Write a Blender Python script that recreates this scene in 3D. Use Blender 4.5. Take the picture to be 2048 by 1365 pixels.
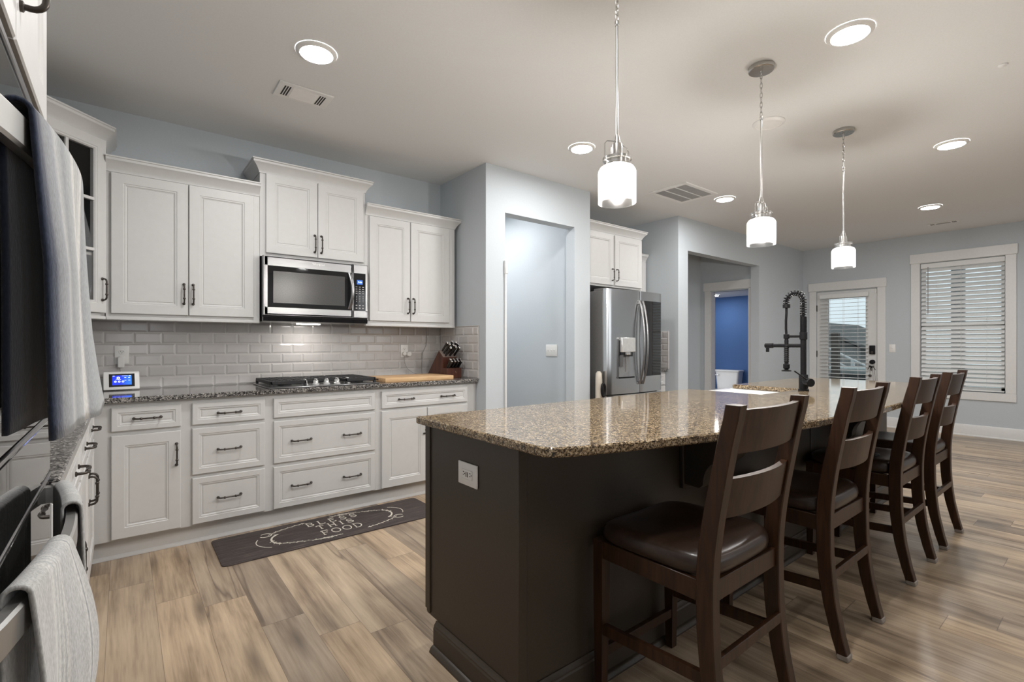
import bpy, bmesh, math, random
from mathutils import Matrix, Vector
PI = math.pi
R = math.radians
random.seed(7)
S = bpy.context.scene
COL = S.collection
for _o in list(bpy.data.objects):
    bpy.data.objects.remove(_o)

# ------------------------------------------------------------------ camera, world, exposure
cd = bpy.data.cameras.new('camera')
cam = bpy.data.objects.new('camera', cd)
COL.objects.link(cam)
cam.location = (0.0, -4.12, 1.21)
cam.rotation_euler = (R(90), 0, R(-38.44))
cd.sensor_width = 36.0
cd.lens = 980.0 / 2048.0 * 36.0
cd.shift_y = 6.5 / 2048.0
cd.clip_start = 0.02
S.camera = cam

w = bpy.data.worlds.new('sky')
S.world = w
w.use_nodes = True
_bg = w.node_tree.nodes['Background']
_bg.inputs['Color'].default_value = (0.94, 0.97, 1.0, 1)
_bg.inputs['Strength'].default_value = 1.10

CAN_POWER = 150.0
BULB_POWER = 330.0
vs = S.view_settings
vs.view_transform = 'Standard'
vs.look = 'None'
vs.gamma = 1.0
vs.use_curve_mapping = False
vs.exposure = 1.0
S.cycles.use_denoising = True
S.cycles.max_bounces = 10
S.cycles.diffuse_bounces = 6
S.cycles.glossy_bounces = 5
S.cycles.transparent_max_bounces = 16
S.cycles.caustics_reflective = False
S.cycles.caustics_refractive = False
S.cycles.sample_clamp_indirect = 6.0

# ------------------------------------------------------------------ mesh builder
class MB:
    def __init__(self, M=None):
        self.bm = bmesh.new()
        self.M = M or Matrix.Identity(4)
        self.mi = 0

    def _fin(self, verts, faces):
        for v in verts:
            v.co = self.M @ v.co
        for f in faces:
            f.material_index = self.mi

    def box(self, x0, x1, y0, y1, z0, z1, bev=0.0, seg=1):
        r = bmesh.ops.create_cube(self.bm, size=1.0)
        vs_ = r['verts']
        for v in vs_:
            v.co = Vector((x0 + (v.co.x + .5) * (x1 - x0), y0 + (v.co.y + .5) * (y1 - y0), z0 + (v.co.z + .5) * (z1 - z0)))
        fs = set(f for v in vs_ for f in v.link_faces)
        if bev > 0:
            es = list(set(e for v in vs_ for e in v.link_edges))
            b = bmesh.ops.bevel(self.bm, geom=es, offset=bev, segments=seg, profile=0.5, affect='EDGES')
            fs = set(b['faces'])
            stack = list(fs)
            while stack:
                f = stack.pop()
                for e in f.edges:
                    for g in e.link_faces:
                        if g not in fs:
                            fs.add(g)
                            stack.append(g)
            vs_ = list(set(v for f in fs for v in f.verts))
        self._fin(vs_, fs)
        return self

    def poly(self, rings, close_ring=True, cap0=True, cap1=True):
        """rings: list of equal-length lists of points; quads between successive rings"""
        V = [[self.bm.verts.new(Vector(p)) for p in ring] for ring in rings]
        F = []
        n = len(rings[0])
        m = n if close_ring else n - 1
        for a, b in zip(V[:-1], V[1:]):
            for i in range(m):
                j = (i + 1) % n
                try:
                    F.append(self.bm.faces.new((a[i], a[j], b[j], b[i])))
                except ValueError:
                    pass
        if cap0 and n > 2:
            F.append(self.bm.faces.new(list(reversed(V[0]))))
        if cap1 and n > 2:
            F.append(self.bm.faces.new(V[-1]))
        self._fin([v for ring in V for v in ring], F)
        return self

    def prism(self, pts, axis, a, b):
        """extrude polygon pts (p,q) along axis between a and b.  axis x:(y,z) y:(x,z) z:(x,y)"""
        def mk(t):
            if axis == 'x':
                return [(t, p, q) for p, q in pts]
            if axis == 'y':
                return [(p, t, q) for p, q in pts]
            return [(p, q, t) for p, q in pts]
        return self.poly([mk(a), mk(b)])

    def lathe(self, prof, c=(0, 0, 0), n=24, axis='z', cap=True):
        rings = []
        for r, h in prof:
            ring = []
            for i in range(n):
                t = 2 * PI * i / n
                a, b = r * math.cos(t), r * math.sin(t)
                if axis == 'z':
                    ring.append((c[0] + a, c[1] + b, c[2] + h))
                elif axis == 'y':
                    ring.append((c[0] + a, c[1] + h, c[2] + b))
                else:
                    ring.append((c[0] + h, c[1] + a, c[2] + b))
            rings.append(ring)
        return self.poly(rings, True, cap, cap)

    def tube(self, path, r, n=8, closed=False, flat=None):
        P = [Vector(p) for p in path]
        m = len(P)
        rr = r if isinstance(r, (list, tuple)) else [r] * m
        rings = []
        up = None
        for i in range(m):
            if closed:
                t = (P[(i + 1) % m] - P[i - 1]).normalized()
            else:
                t = (P[min(i + 1, m - 1)] - P[max(i - 1, 0)]).normalized()
            if up is None:
                up = Vector((0, 0, 1)) if abs(t.z) < 0.9 else Vector((0, 1, 0))
            s = t.cross(up)
            if s.length < 1e-6:
                s = t.orthogonal()
            s.normalize()
            up = s.cross(t).normalized()
            fx, fy = flat or (1, 1)
            rings.append([P[i] + (s * math.cos(2 * PI * k / n) * fx + up * math.sin(2 * PI * k / n) * fy) * rr[i] for k in range(n)])
        if closed:
            rings.append(rings[0])
            V = [[self.bm.verts.new(p) for p in ring] for ring in rings[:-1]]
            F = []
            for a in range(m):
                b = (a + 1) % m
                for k in range(n):
                    l = (k + 1) % n
                    F.append(self.bm.faces.new((V[a][k], V[a][l], V[b][l], V[b][k])))
            self._fin([v for q in V for v in q], F)
            return self
        return self.poly(rings, True, True, True)

    def sweep(self, path, prof, caps=True):
        """plan sweep with mitres. path [(x,y)], prof closed [(out,z)], out = right-hand side of travel"""
        P = [Vector((p[0], p[1])) for p in path]
        rings = []
        for i, p in enumerate(P):
            dirs = []
            if i > 0:
                dirs.append((P[i] - P[i - 1]).normalized())
            if i < len(P) - 1:
                dirs.append((P[i + 1] - P[i]).normalized())
            ns = [Vector((d.y, -d.x)) for d in dirs]
            nrm = sum(ns, Vector((0, 0)))
            nrm.normalize()
            k = 1.0 / max(0.3, nrm.dot(ns[0]))
            rings.append([(p.x + nrm.x * k * o, p.y + nrm.y * k * o, z) for o, z in prof])
        return self.poly(rings, True, caps, caps)

    def rings(self, x0, x1, z0, z1, loops, back):
        """panel facing -y: loops [(inset, y)]; first one outermost; closed with a back at y=back"""
        rs = [[(x0, back, z0), (x1, back, z0), (x1, back, z1), (x0, back, z1)]]
        for i, y in loops:
            rs.append([(x0 + i, y, z0 + i), (x1 - i, y, z0 + i), (x1 - i, y, z1 - i), (x0 + i, y, z1 - i)])
        return self.poly(rs)

    def ringframe(self, x0, x1, z0, z1, loops, back):
        rs = [[(x0, back, z0), (x1, back, z0), (x1, back, z1), (x0, back, z1)]]
        for i, y in loops:
            rs.append([(x0 + i, y, z0 + i), (x1 - i, y, z0 + i), (x1 - i, y, z1 - i), (x0 + i, y, z1 - i)])
        i = loops[-1][0]
        rs.append([(x0 + i, back, z0 + i), (x1 - i, back, z0 + i), (x1 - i, back, z1 - i), (x0 + i, back, z1 - i)])
        rs.append(rs[0])
        return self.poly(rs, True, False, False)

    def ribbon(self, pts, wd, z0, z1):
        """flat raised stroke in the xy plane"""
        P = [Vector((p[0], p[1])) for p in pts]
        L, Rr = [], []
        for i, p in enumerate(P):
            d = (P[min(i + 1, len(P) - 1)] - P[max(i - 1, 0)])
            if d.length < 1e-9:
                continue
            d.normalize()
            nn = Vector((-d.y, d.x)) * wd * .5
            L.append(p + nn)
            Rr.append(p - nn)
        rings = []
        for a, b in zip(L, Rr):
            rings.append([(a.x, a.y, z0), (a.x, a.y, z1), (b.x, b.y, z1), (b.x, b.y, z0)])
        return self.poly(rings)

    def build(self, name, mat, parent=None, smooth=True, angle=38, loc=None, recalc=True):
        bm = self.bm
        bmesh.ops.remove_doubles(bm, verts=bm.verts, dist=1e-6)
        if recalc:
            bmesh.ops.recalc_face_normals(bm, faces=bm.faces)
        if smooth:
            for f in bm.faces:
                f.smooth = True
            a = R(angle)
            for e in bm.edges:
                if len(e.link_faces) == 2 and e.calc_face_angle(0) > a:
                    e.smooth = False
        me = bpy.data.meshes.new(name)
        bm.to_mesh(me)
        bm.free()
        for m_ in (mat if isinstance(mat, (list, tuple)) else [mat]):
            me.materials.append(m_)
        return link(name, me, parent, loc)


def link(name, me, parent=None, loc=None, rot=None):
    o = bpy.data.objects.new(name, me)
    COL.objects.link(o)
    if parent is not None:
        o.parent = parent
    if loc:
        o.location = loc
    if rot:
        o.rotation_euler = rot
    return o


def tag(o, label, cat, group=None):
    o['label'] = label
    o['category'] = cat
    if group:
        o['group'] = group
    return o


def thing(name, label, cat, loc=(0, 0, 0), rz=0.0, group=None):
    o = bpy.data.objects.new(name, None)
    o.empty_display_size = 0.05
    COL.objects.link(o)
    o.location = loc
    o.rotation_euler = (0, 0, rz)
    return tag(o, label, cat, group)


def struct(o):
    o['kind'] = 'structure'
    return o


def copy_tree(o, parent=None):
    c = o.copy()
    COL.objects.link(c)
    c.parent = parent
    for ch in list(o.children):
        copy_tree(ch, c)
    return c

# ------------------------------------------------------------------ materials
class G:
    def __init__(self, name):
        self.m = bpy.data.materials.new(name)
        self.m.use_nodes = True
        self.t = self.m.node_tree
        self.b = self.t.nodes['Principled BSDF']
        self.out = self.t.nodes['Material Output']

    def n(self, typ, ins=None, **kw):
        nd = self.t.nodes.new(typ)
        for k, v in kw.items():
            setattr(nd, k, v)
        for k, v in (ins or {}).items():
            s = nd.inputs[k]
            if isinstance(v, bpy.types.NodeSocket):
                self.t.links.new(v, s)
            else:
                s.default_value = v
        return nd

    def math(self, op, a, b=0.0, c=None):
        ins = {0: a, 1: b}
        if c is not None:
            ins[2] = c
        return self.n('ShaderNodeMath', ins, operation=op).outputs[0]

    def ramp(self, fac, stops, interp='LINEAR'):
        nd = self.n('ShaderNodeValToRGB', {'Fac': fac})
        cr = nd.color_ramp
        cr.interpolation = interp
        while len(cr.elements) < len(stops):
            cr.elements.new(0.5)
        for e, (p, c) in zip(cr.elements, stops):
            e.position = p
            e.color = (c[0], c[1], c[2], 1)
        return nd.outputs['Color']

    def mix(self, fac, a, b, mode='MIX'):
        nd = self.n('ShaderNodeMix', data_type='RGBA', blend_type=mode)
        for s, v in ((nd.inputs[0], fac), (nd.inputs[6], a), (nd.inputs[7], b)):
            if isinstance(v, bpy.types.NodeSocket):
                self.t.links.new(v, s)
            else:
                s.default_value = v if not isinstance(v, tuple) or len(v) == 4 else (*v, 1)
        return nd.outputs[2]

    def set(self, **kw):
        for k, v in kw.items():
            s = self.b.inputs[k.replace('_', ' ')]
            if isinstance(v, bpy.types.NodeSocket):
                self.t.links.new(v, s)
            else:
                s.default_value = (*v, 1) if isinstance(v, tuple) and len(v) == 3 else v
        return self

    def bump(self, h, strength=0.2, dist=0.002):
        nd = self.n('ShaderNodeBump', {'Height': h, 'Strength': strength, 'Distance': dist})
        self.t.links.new(nd.outputs[0], self.b.inputs['Normal'])
        return self

    def co(self, which='Object', scale=(1, 1, 1), loc=(0, 0, 0), rot=(0, 0, 0)):
        tc = self.n('ShaderNodeTexCoord')
        mp = self.n('ShaderNodeMapping', {'Vector': tc.outputs[which], 'Scale': scale, 'Location': loc, 'Rotation': rot})
        return mp.outputs[0]


def simple(name, col, rough=0.5, metal=0.0, nscale=0.0, namp=0.06, bump=0.0, coat=0.0, spec=0.5):
    g = G(name)
    g.set(Roughness=rough, Metallic=metal, Coat_Weight=coat, Specular_IOR_Level=spec)
    if nscale:
        nz = g.n('ShaderNodeTexNoise', {'Vector': g.co(), 'Scale': nscale, 'Detail': 4.0})
        a = tuple(max(0, c * (1 - namp)) for c in col)
        b = tuple(min(1, c * (1 + namp)) for c in col)
        g.set(Base_Color=g.ramp(nz.outputs['Fac'], [(0.3, a), (0.7, b)]))
        if bump:
            g.bump(nz.outputs['Fac'], bump, 0.001)
    else:
        g.set(Base_Color=col)
    return g.m


def emit(name, col, strength):
    g = G(name)
    g.set(Base_Color=(0, 0, 0), Emission_Color=col, Emission_Strength=strength)
    return g.m


def glassy(name, tint=(1, 1, 1), ior=1.45, rough=0.0, haze=0.0):
    g = G(name)
    t = g.n('ShaderNodeBsdfTransparent', {'Color': (*tint, 1)})
    gl = g.n('ShaderNodeBsdfGlossy', {'Color': (1, 1, 1, 1), 'Roughness': rough})
    fr = g.n('ShaderNodeFresnel', {'IOR': ior})
    mx = g.n('ShaderNodeMixShader', {0: fr.outputs[0], 1: t.outputs[0], 2: gl.outputs[0]})
    last = mx.outputs[0]
    if haze:
        tr = g.n('ShaderNodeBsdfTranslucent', {'Color': (1, 1, 1, 1)})
        f = haze
        last = g.n('ShaderNodeMixShader', {0: f, 1: last, 2: tr.outputs[0]}).outputs[0]
    g.t.links.new(last, g.out.inputs[0])
    return g.m


def granite(name, pal, scale):
    g = G(name)
    v = g.n('ShaderNodeTexVoronoi', {'Vector': g.co(), 'Scale': scale, 'Randomness': 1.0})
    v2 = g.n('ShaderNodeTexVoronoi', {'Vector': g.co(), 'Scale': scale * .45, 'Randomness': 1.0})
    nz = g.n('ShaderNodeTexNoise', {'Vector': g.co(), 'Scale': scale * .2, 'Detail': 4.0, 'Roughness': .7})
    a = g.n('ShaderNodeSeparateColor', {'Color': v.outputs['Color']}).outputs[0]
    b = g.n('ShaderNodeSeparateColor', {'Color': v2.outputs['Color']}).outputs[1]
    f = g.math('ADD', g.math('MULTIPLY', a, .48), g.math('ADD', g.math('MULTIPLY', b, .27), g.math('MULTIPLY', nz.outputs['Fac'], .3)))
    g.set(Base_Color=g.ramp(f, pal), Roughness=0.07, Specular_IOR_Level=0.5)
    return g.m


def floor_mat():
    g = G('wood_plank_floor')
    tc = g.n('ShaderNodeTexCoord')
    sp = g.n('ShaderNodeSeparateXYZ', {0: tc.outputs['Object']})
    x, y = sp.outputs[0], sp.outputs[1]
    px = g.math('DIVIDE', g.math('SUBTRACT', x, 0.119), 0.173)
    row = g.math('FLOOR', px)
    fx = g.math('FRACT', px)
    wn = g.n('ShaderNodeTexWhiteNoise', {'W': row}, noise_dimensions='1D')
    py = g.math('ADD', g.math('DIVIDE', y, 1.22), g.math('ADD', g.math('MULTIPLY', row, 0.19), g.math('MULTIPLY', wn.outputs['Value'], 0.12)))
    idx = g.math('FLOOR', py)
    fy = g.math('FRACT', py)
    cmb = g.n('ShaderNodeCombineXYZ', {0: row, 1: idx, 2: 3.3})
    wn2 = g.n('ShaderNodeTexWhiteNoise', {'Vector': cmb.outputs[0]}, noise_dimensions='3D')
    rnd = wn2.outputs['Value']
    s2 = g.n('ShaderNodeSeparateColor', {'Color': wn2.outputs['Color']})
    # grain
    gx = g.math('ADD', g.math('MULTIPLY', x, 1.0), g.math('MULTIPLY', rnd, 7.0))
    gy = g.math('ADD', g.math('MULTIPLY', y, 0.10), g.math('MULTIPLY', s2.outputs[1], 5.0))
    gv = g.n('ShaderNodeCombineXYZ', {0: gx, 1: gy, 2: rnd}).outputs[0]
    gv2 = g.n('ShaderNodeCombineXYZ', {0: gx, 1: g.math('MULTIPLY', gy, .45), 2: rnd}).outputs[0]
    n1 = g.n('ShaderNodeTexNoise', {'Vector': gv, 'Scale': 8.0, 'Detail': 5.0, 'Roughness': .6, 'Distortion': .5}).outputs['Fac']
    ns = g.n('ShaderNodeTexNoise', {'Vector': gv2, 'Scale': 22.0, 'Detail': 4.0, 'Roughness': .65}).outputs['Fac']
    n2 = g.n('ShaderNodeTexNoise', {'Vector': gv2, 'Scale': 110.0, 'Detail': 3.0, 'Roughness': .6}).outputs['Fac']
    n3 = g.n('ShaderNodeTexNoise', {'Vector': tc.outputs['Object'], 'Scale': 2.2, 'Detail': 3.0}).outputs['Fac']
    f = g.math('ADD', g.math('ADD', g.math('MULTIPLY', n1, .40), g.math('MULTIPLY', ns, .30)), g.math('ADD', g.math('MULTIPLY', n2, .14), g.math('MULTIPLY', n3, .16)))
    col = g.ramp(f, [(0.34, (0.105, 0.075, 0.050)), (0.44, (0.265, 0.195, 0.133)), (0.51, (0.405, 0.31, 0.217)), (0.61, (0.55, 0.435, 0.31))])
    # plank to plank tone
    tone = g.ramp(s2.outputs[2], [(0.0, (0.72, 0.72, 0.74)), (0.5, (0.95, 0.95, 0.95)), (1.0, (1.12, 1.08, 1.02))])
    col = g.mix(1.0, col, tone, 'MULTIPLY')
    # dark cracks and knots along the grain
    kx = g.math('MULTIPLY', gx, 6.0)
    ky = g.math('MULTIPLY', gy, 11.0)
    kv = g.n('ShaderNodeCombineXYZ', {0: kx, 1: ky, 2: 0.0}).outputs[0]
    vo = g.n('ShaderNodeTexVoronoi', {'Vector': kv, 'Scale': 0.8}).outputs['Distance']
    knot = g.ramp(vo, [(0.02, (1, 1, 1)), (0.17, (0, 0, 0))])
    vn = g.n('ShaderNodeTexNoise', {'Vector': gv2, 'Scale': 3.2, 'Detail': 4.0, 'Distortion': .15}).outputs['Fac']
    vein = g.ramp(g.math('ABSOLUTE', g.math('SUBTRACT', vn, .5)), [(0.0, (1, 1, 1)), (0.007, (0, 0, 0))])
    kf = g.math('MULTIPLY', g.math('MAXIMUM', g.math('MULTIPLY', knot, 1.0), g.math('MULTIPLY', vein, .95)), g.math('ADD', .25, g.math('MULTIPLY', n1, .9)))
    col = g.mix(kf, col, (0.085, 0.06, 0.042))
    # seams
    sx = g.math('GREATER_THAN', g.math('ABSOLUTE', g.math('SUBTRACT', fx, .5)), .4945)
    sy = g.math('GREATER_THAN', g.math('ABSOLUTE', g.math('SUBTRACT', fy, .5)), .4988)
    seam = g.math('MAXIMUM', sx, sy)
    col = g.mix(g.math('MULTIPLY', seam, .55), col, (0.06, 0.045, 0.033))
    g.set(Base_Color=col, Roughness=g.math('ADD', .25, g.math('MULTIPLY', n2, .16)), Specular_IOR_Level=.5)
    g.bump(g.math('SUBTRACT', g.math('MULTIPLY', n2, .3), seam), .18, .001)
    return g.m


def wood(name, dark, light, rough=0.35, scale=9.0, axis=2, coat=0.0, spec=.5):
    g = G(name)
    sc = [6.0, 6.0, 6.0]
    sc[axis] = 0.6
    nz = g.n('ShaderNodeTexNoise', {'Vector': g.co(scale=tuple(sc)), 'Scale': scale, 'Detail': 5.0, 'Distortion': .6})
    g.set(Base_Color=g.ramp(nz.outputs['Fac'], [(0.3, dark), (0.7, light)]), Roughness=rough, Coat_Weight=coat, Specular_IOR_Level=spec)
    return g.m


def brushed(name, col, rough=0.28, axis=0):
    g = G(name)
    sc = [900.0, 900.0, 900.0]
    sc[axis] = 6.0
    nz = g.n('ShaderNodeTexNoise', {'Vector': g.co(scale=tuple(sc)), 'Scale': 1.0, 'Detail': 2.0})
    g.set(Base_Color=col, Metallic=1.0, Roughness=g.math('ADD', rough - .06, g.math('MULTIPLY', nz.outputs['Fac'], .12)))
    return g.m


def towel_mat(name, ramp, back=None):
    g = G(name)
    uv = g.n('ShaderNodeUVMap')
    sp = g.n('ShaderNodeSeparateXYZ', {0: uv.outputs[0]})
    col = g.ramp(sp.outputs[0], ramp)
    if back:
        col = g.mix(g.math('LESS_THAN', sp.outputs[1], .47), col, g.ramp(sp.outputs[0], back))
    wv = g.n('ShaderNodeTexNoise', {'Vector': g.co(scale=(1, 1, .35)), 'Scale': 420.0, 'Detail': 2.0})
    col = g.mix(1.0, col, g.ramp(wv.outputs['Fac'], [(.3, (.72, .72, .72)), (.7, (1.1, 1.1, 1.1))]), 'MULTIPLY')
    g.set(Base_Color=col, Roughness=.95, Specular_IOR_Level=.1, Sheen_Weight=.3)
    g.bump(wv.outputs['Fac'], .5, .001)
    return g.m


M = {}
M['wall'] = simple('wall_paint_blue_grey', (0.515, 0.555, 0.587), .75, nscale=90, namp=.02, bump=.05, spec=.3)
M['blue'] = simple('wall_paint_royal_blue', (0.062, 0.135, 0.32), .7, nscale=60, namp=.03, spec=.3)
M['ceil'] = simple('ceiling_paint', (0.745, 0.75, 0.75), .9, nscale=120, namp=.02, bump=.05, spec=.2)
M['trim'] = simple('white_trim_paint', (0.70, 0.70, 0.695), .4, nscale=40, namp=.02)
M['cab'] = simple('white_cabinet_paint', (0.575, 0.572, 0.565), .42, nscale=30, namp=.015)
M['cabin'] = simple('cabinet_interior', (0.60, 0.58, 0.55), .7, nscale=30, namp=.03)
M['bronze'] = simple('dark_bronze_metal', (0.075, 0.065, 0.058), .35, .85, nscale=60, namp=.2)
M['floor'] = floor_mat()
M['granite'] = granite('grey_speckled_granite', [(0.26, (0.010, 0.010, 0.011)), (0.40, (0.045, 0.042, 0.040)), (0.52, (0.13, 0.122, 0.115)), (0.66, (0.26, 0.245, 0.23)), (0.8, (0.45, 0.43, 0.40))], 260)
M['graniteb'] = granite('tan_speckled_granite', [(0.24, (0.014, 0.011, 0.009)), (0.38, (0.06, 0.042, 0.028)), (0.52, (0.19, 0.135, 0.08)), (0.66, (0.34, 0.255, 0.15)), (0.82, (0.52, 0.42, 0.29))], 300)
M['tile'] = simple('glossy_grey_tile', (0.56, 0.54, 0.53), .12, nscale=12, namp=.04)
M['grout'] = simple('pale_grout', (0.72, 0.70, 0.68), .85, nscale=80)
M['steel'] = brushed('brushed_stainless', (0.33, 0.33, 0.335), .30, 0)
M['steelv'] = brushed('brushed_stainless_door', (0.66, 0.67, 0.68), .2, 0)
M['steeldk'] = simple('fridge_side_grey', (0.20, 0.195, 0.19), .45, .4, nscale=60)
M['handle'] = brushed('satin_steel_handle', (0.62, 0.615, 0.60), .38, 1)
M['nickel'] = brushed('brushed_nickel', (0.55, 0.54, 0.52), .25, 2)
M['blackglass'] = simple('black_glass', (0.012, 0.012, 0.013), .04, nscale=10, namp=.1, spec=.6)
M['ovenglass'] = simple('oven_black_glass', (0.02, 0.02, 0.02), .015, nscale=10, namp=.1, spec=.9)
M['black'] = simple('matte_black_metal', (0.010, 0.010, 0.011), .45, 0, nscale=50, namp=.2, spec=.15)
M['iron'] = simple('cast_iron', (0.02, 0.02, 0.021), .55, .2, nscale=120, namp=.3, bump=.2)
M['white'] = simple('white_plastic', (0.78, 0.775, 0.76), .35, nscale=20, namp=.02)
M['ceramic'] = simple('white_ceramic', (0.80, 0.79, 0.77), .12, nscale=10, namp=.015)
M['dkhole'] = simple('dark_slot', (0.02, 0.018, 0.016), .8, nscale=10)
M['vent'] = simple('vent_shadow_grey', (0.16, 0.155, 0.15), .8, nscale=20)
M['espresso'] = wood('espresso_wood', (0.019, 0.0075, 0.0032), (0.050, 0.0215, 0.0095), .38, 8, 2, .0, .35)
M['leather'] = simple('dark_brown_leather', (0.028, 0.015, 0.0095), .30, nscale=70, namp=.25, bump=.12)
M['island'] = simple('dark_island_paint', (0.042, 0.031, 0.0215), .45, nscale=120, namp=.1)
M['board'] = wood('butcher_block_maple', (0.50, 0.30, 0.15), (0.68, 0.46, 0.25), .45, 6, 0)
M['cherry'] = wood('dark_cherry_block', (0.045, 0.014, 0.008), (0.10, 0.032, 0.016), .35, 6, 2)
M['slotwood'] = simple('pale_block_face', (0.24, 0.19, 0.165), .5, nscale=60)
M['knife'] = simple('black_knife_handle', (0.012, 0.012, 0.013), .25, nscale=30)
M['chrome'] = simple('polished_steel', (0.75, 0.75, 0.76), .12, 1.0, nscale=20, namp=.03)
M['knob'] = simple('satin_knob_metal', (.72, .72, .71), .35, .6, nscale=30)
M['pane'] = glassy('sky_dimming_pane', (.60, .645, .655))  # grey tint put into the glass to dim the sky behind it
M['cabglass'] = glassy('cabinet_glass', (.97, .97, .97))
M['drink'] = glassy('drinking_glass', (.92, .94, .94), 1.5)
M['jar'] = glassy('seeded_glass_jar', (.97, .97, .96), 1.22, .2, .022)
M['can'] = emit('led_lens', (1.0, 0.985, 0.975), CAN_POWER)
M['candim'] = emit('fill_lens_dim', (1.0, 0.985, 0.975), CAN_POWER * .33)  # weaker lens for the unseen lights added for brightness
M['canmid'] = emit('fill_lens_pantry', (1.0, 0.985, 0.975), CAN_POWER * .6)  # lens for the lights added to brighten the pantry
M['task'] = emit('microwave_task_light', (1.0, 0.96, 0.90), 26.0)
M['bulb'] = emit('lit_bulb', (1.0, 0.96, 0.92), BULB_POWER)
M['matprint'] = simple('cream_print', (0.62, 0.58, 0.50), .8, nscale=80, namp=.15)
M['slat'] = simple('blind_slat_white', (0.74, 0.75, 0.745), .45, nscale=30, namp=.02)
M['cord'] = simple('grey_cord', (0.32, 0.31, 0.30), .6, nscale=50)
M['rubber'] = simple('clear_felt_foot', (0.28, 0.25, 0.22), .6, nscale=60)


def mat_wood():
    g = G('dark_plank_print')
    nz = g.n('ShaderNodeTexNoise', {'Vector': g.co(scale=(1.2, 26, 1)), 'Scale': 4.0, 'Detail': 6.0, 'Roughness': .65})
    sp = g.n('ShaderNodeSeparateXYZ', {0: g.co(scale=(1, 1, 1))})
    seam = g.math('GREATER_THAN', g.math('ABSOLUTE', g.math('SUBTRACT', g.math('FRACT', g.math('DIVIDE', sp.outputs[1], .088)), .5)), .485)
    col = g.ramp(nz.outputs['Fac'], [(.32, (.018, .013, .013)), (.52, (.048, .036, .034)), (.72, (.13, .10, .088))])
    col = g.mix(g.math('MULTIPLY', seam, .6), col, (.012, .009, .009))
    g.set(Base_Color=col, Roughness=.6)
    return g.m


M['mat'] = mat_wood()


def screen_mat(name, c0, c1, st):
    g = G(name)
    sp = g.n('ShaderNodeSeparateXYZ', {0: g.co('Generated')})
    col = g.ramp(sp.outputs[0], [(0.0, c0), (0.45, c0), (1.0, c1)])
    g.set(Base_Color=(0.0, 0.0, 0.0), Roughness=.2, Emission_Color=col, Emission_Strength=st)
    return g.m


M['screen'] = screen_mat('blue_screen', (0.01, 0.03, 0.55), (0.02, 0.16, 1.0), .9)
M['icon'] = emit('screen_icon_white', (0.85, 0.95, 1.0), .9)
M['lcd'] = emit('clock_display_blue', (0.03, 0.16, 0.65), .6)
M['digits'] = emit('clock_digits', (0.75, 0.9, 1.0), 1.2)

# ------------------------------------------------------------------ the room
def wall(name, boxes, mat='wall'):
    b = MB()
    for q in boxes:
        b.box(*q)
    return struct(b.build(name, M[mat], smooth=False))


H = 2.74
struct(MB().box(-.85, 8.90, -8.3, 1.6, -.10, 0).build('floor', M['floor'], smooth=False))
struct(MB().box(-.85, 8.90, -8.3, 1.6, H, H + .1).build('ceiling', M['ceil'], smooth=False))
wall('wall_back', [(-.85, 2.39, 0, .10, 0, H)])
wall('wall_left', [(-.85, -.75, -8.2, 0, 0, H)])
wall('wall_pantry_left', [(2.39, 2.505, -.637, 1.5, 0, H)])
wall('wall_pantry_front', [(2.39, 2.594, -.755, -.637, 0, H), (3.45, 3.67, -.755, -.637, 0, H), (2.594, 3.45, -.755, -.637, 2.353, H)])
wall('wall_pantry_right', [(3.555, 3.67, -.637, 1.5, 0, H)])
wall('wall_pantry_back', [(2.505, 3.555, 1.4, 1.5, 0, H)])
wall('wall_fridge_back', [(3.67, 5.168, 0, .10, 0, H)])
wall('wall_hall_left', [(5.168, 5.28, -.667, .18, 0, H)])
wall('wall_hall_front', [(5.168, 5.373, -.787, -.667, 0, H), (7.212, 8.75, -.787, -.667, 0, H), (5.373, 7.212, -.787, -.667, 2.347, H)])
wall('wall_hall_back', [(5.168, 7.42, .18, .28, 0, H)])
wall('wall_powder_door', [(7.30, 7.42, -.667, -.60, 0, H), (7.30, 7.42, .015, .18, 0, H), (7.30, 7.42, -.60, .015, 2.035, H)])
wall('wall_powder_back', [(8.52, 8.60, -.667, 1.3, 0, 2.2)], 'blue')
wall('wall_powder_left', [(7.42, 8.52, 1.2, 1.3, 0, 2.2)], 'blue')
wall('wall_powder_front', [(7.42, 8.52, -.667, -.655, 0, 2.2)], 'blue')
struct(MB().box(7.42, 8.52, -.655, 1.2, 2.06, 2.2).build('ceiling_powder', M['ceil'], smooth=False))
DY0, DY1, DZ = -1.803, -.987, 2.045
WY0, WY1, WZ0, WZ1 = -3.145, -2.297, .585, 2.335
wall('wall_right', [(8.75, 8.88, -.787, .0, 0, H), (8.75, 8.88, DY1, -.787, 0, H), (8.75, 8.88, DY0, DY1, DZ, H), (8.75, 8.88, WY1, DY0, 0, H),
                    (8.75, 8.88, WY0, WY1, 0, WZ0), (8.75, 8.88, WY0, WY1, WZ1, H), (8.75, 8.88, -8.2, WY0, 0, H)])
fw = []
xs = [-.85, -.4, .6, 4.4, 5.6, 6.6, 7.8, 8.88]
for i in range(7):
    if i % 2 == 0:
        fw.append((xs[i], xs[i + 1], -8.3, -8.2, 0, H))
    else:
        fw += [(xs[i], xs[i + 1], -8.3, -8.2, 0, .8), (xs[i], xs[i + 1], -8.3, -8.2, 2.5, H)]  # unseen window openings, invented to let in sky light as fill
wall('wall_front', fw)

# baseboards and casings
def baseboard(name, path):
    pr = [(0, 0), (.022, 0), (.022, .012), (.014, .02), (.014, .135), (.009, .15), (0, .15)]
    return struct(MB().sweep(path, pr).build(name, M['trim']))


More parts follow.
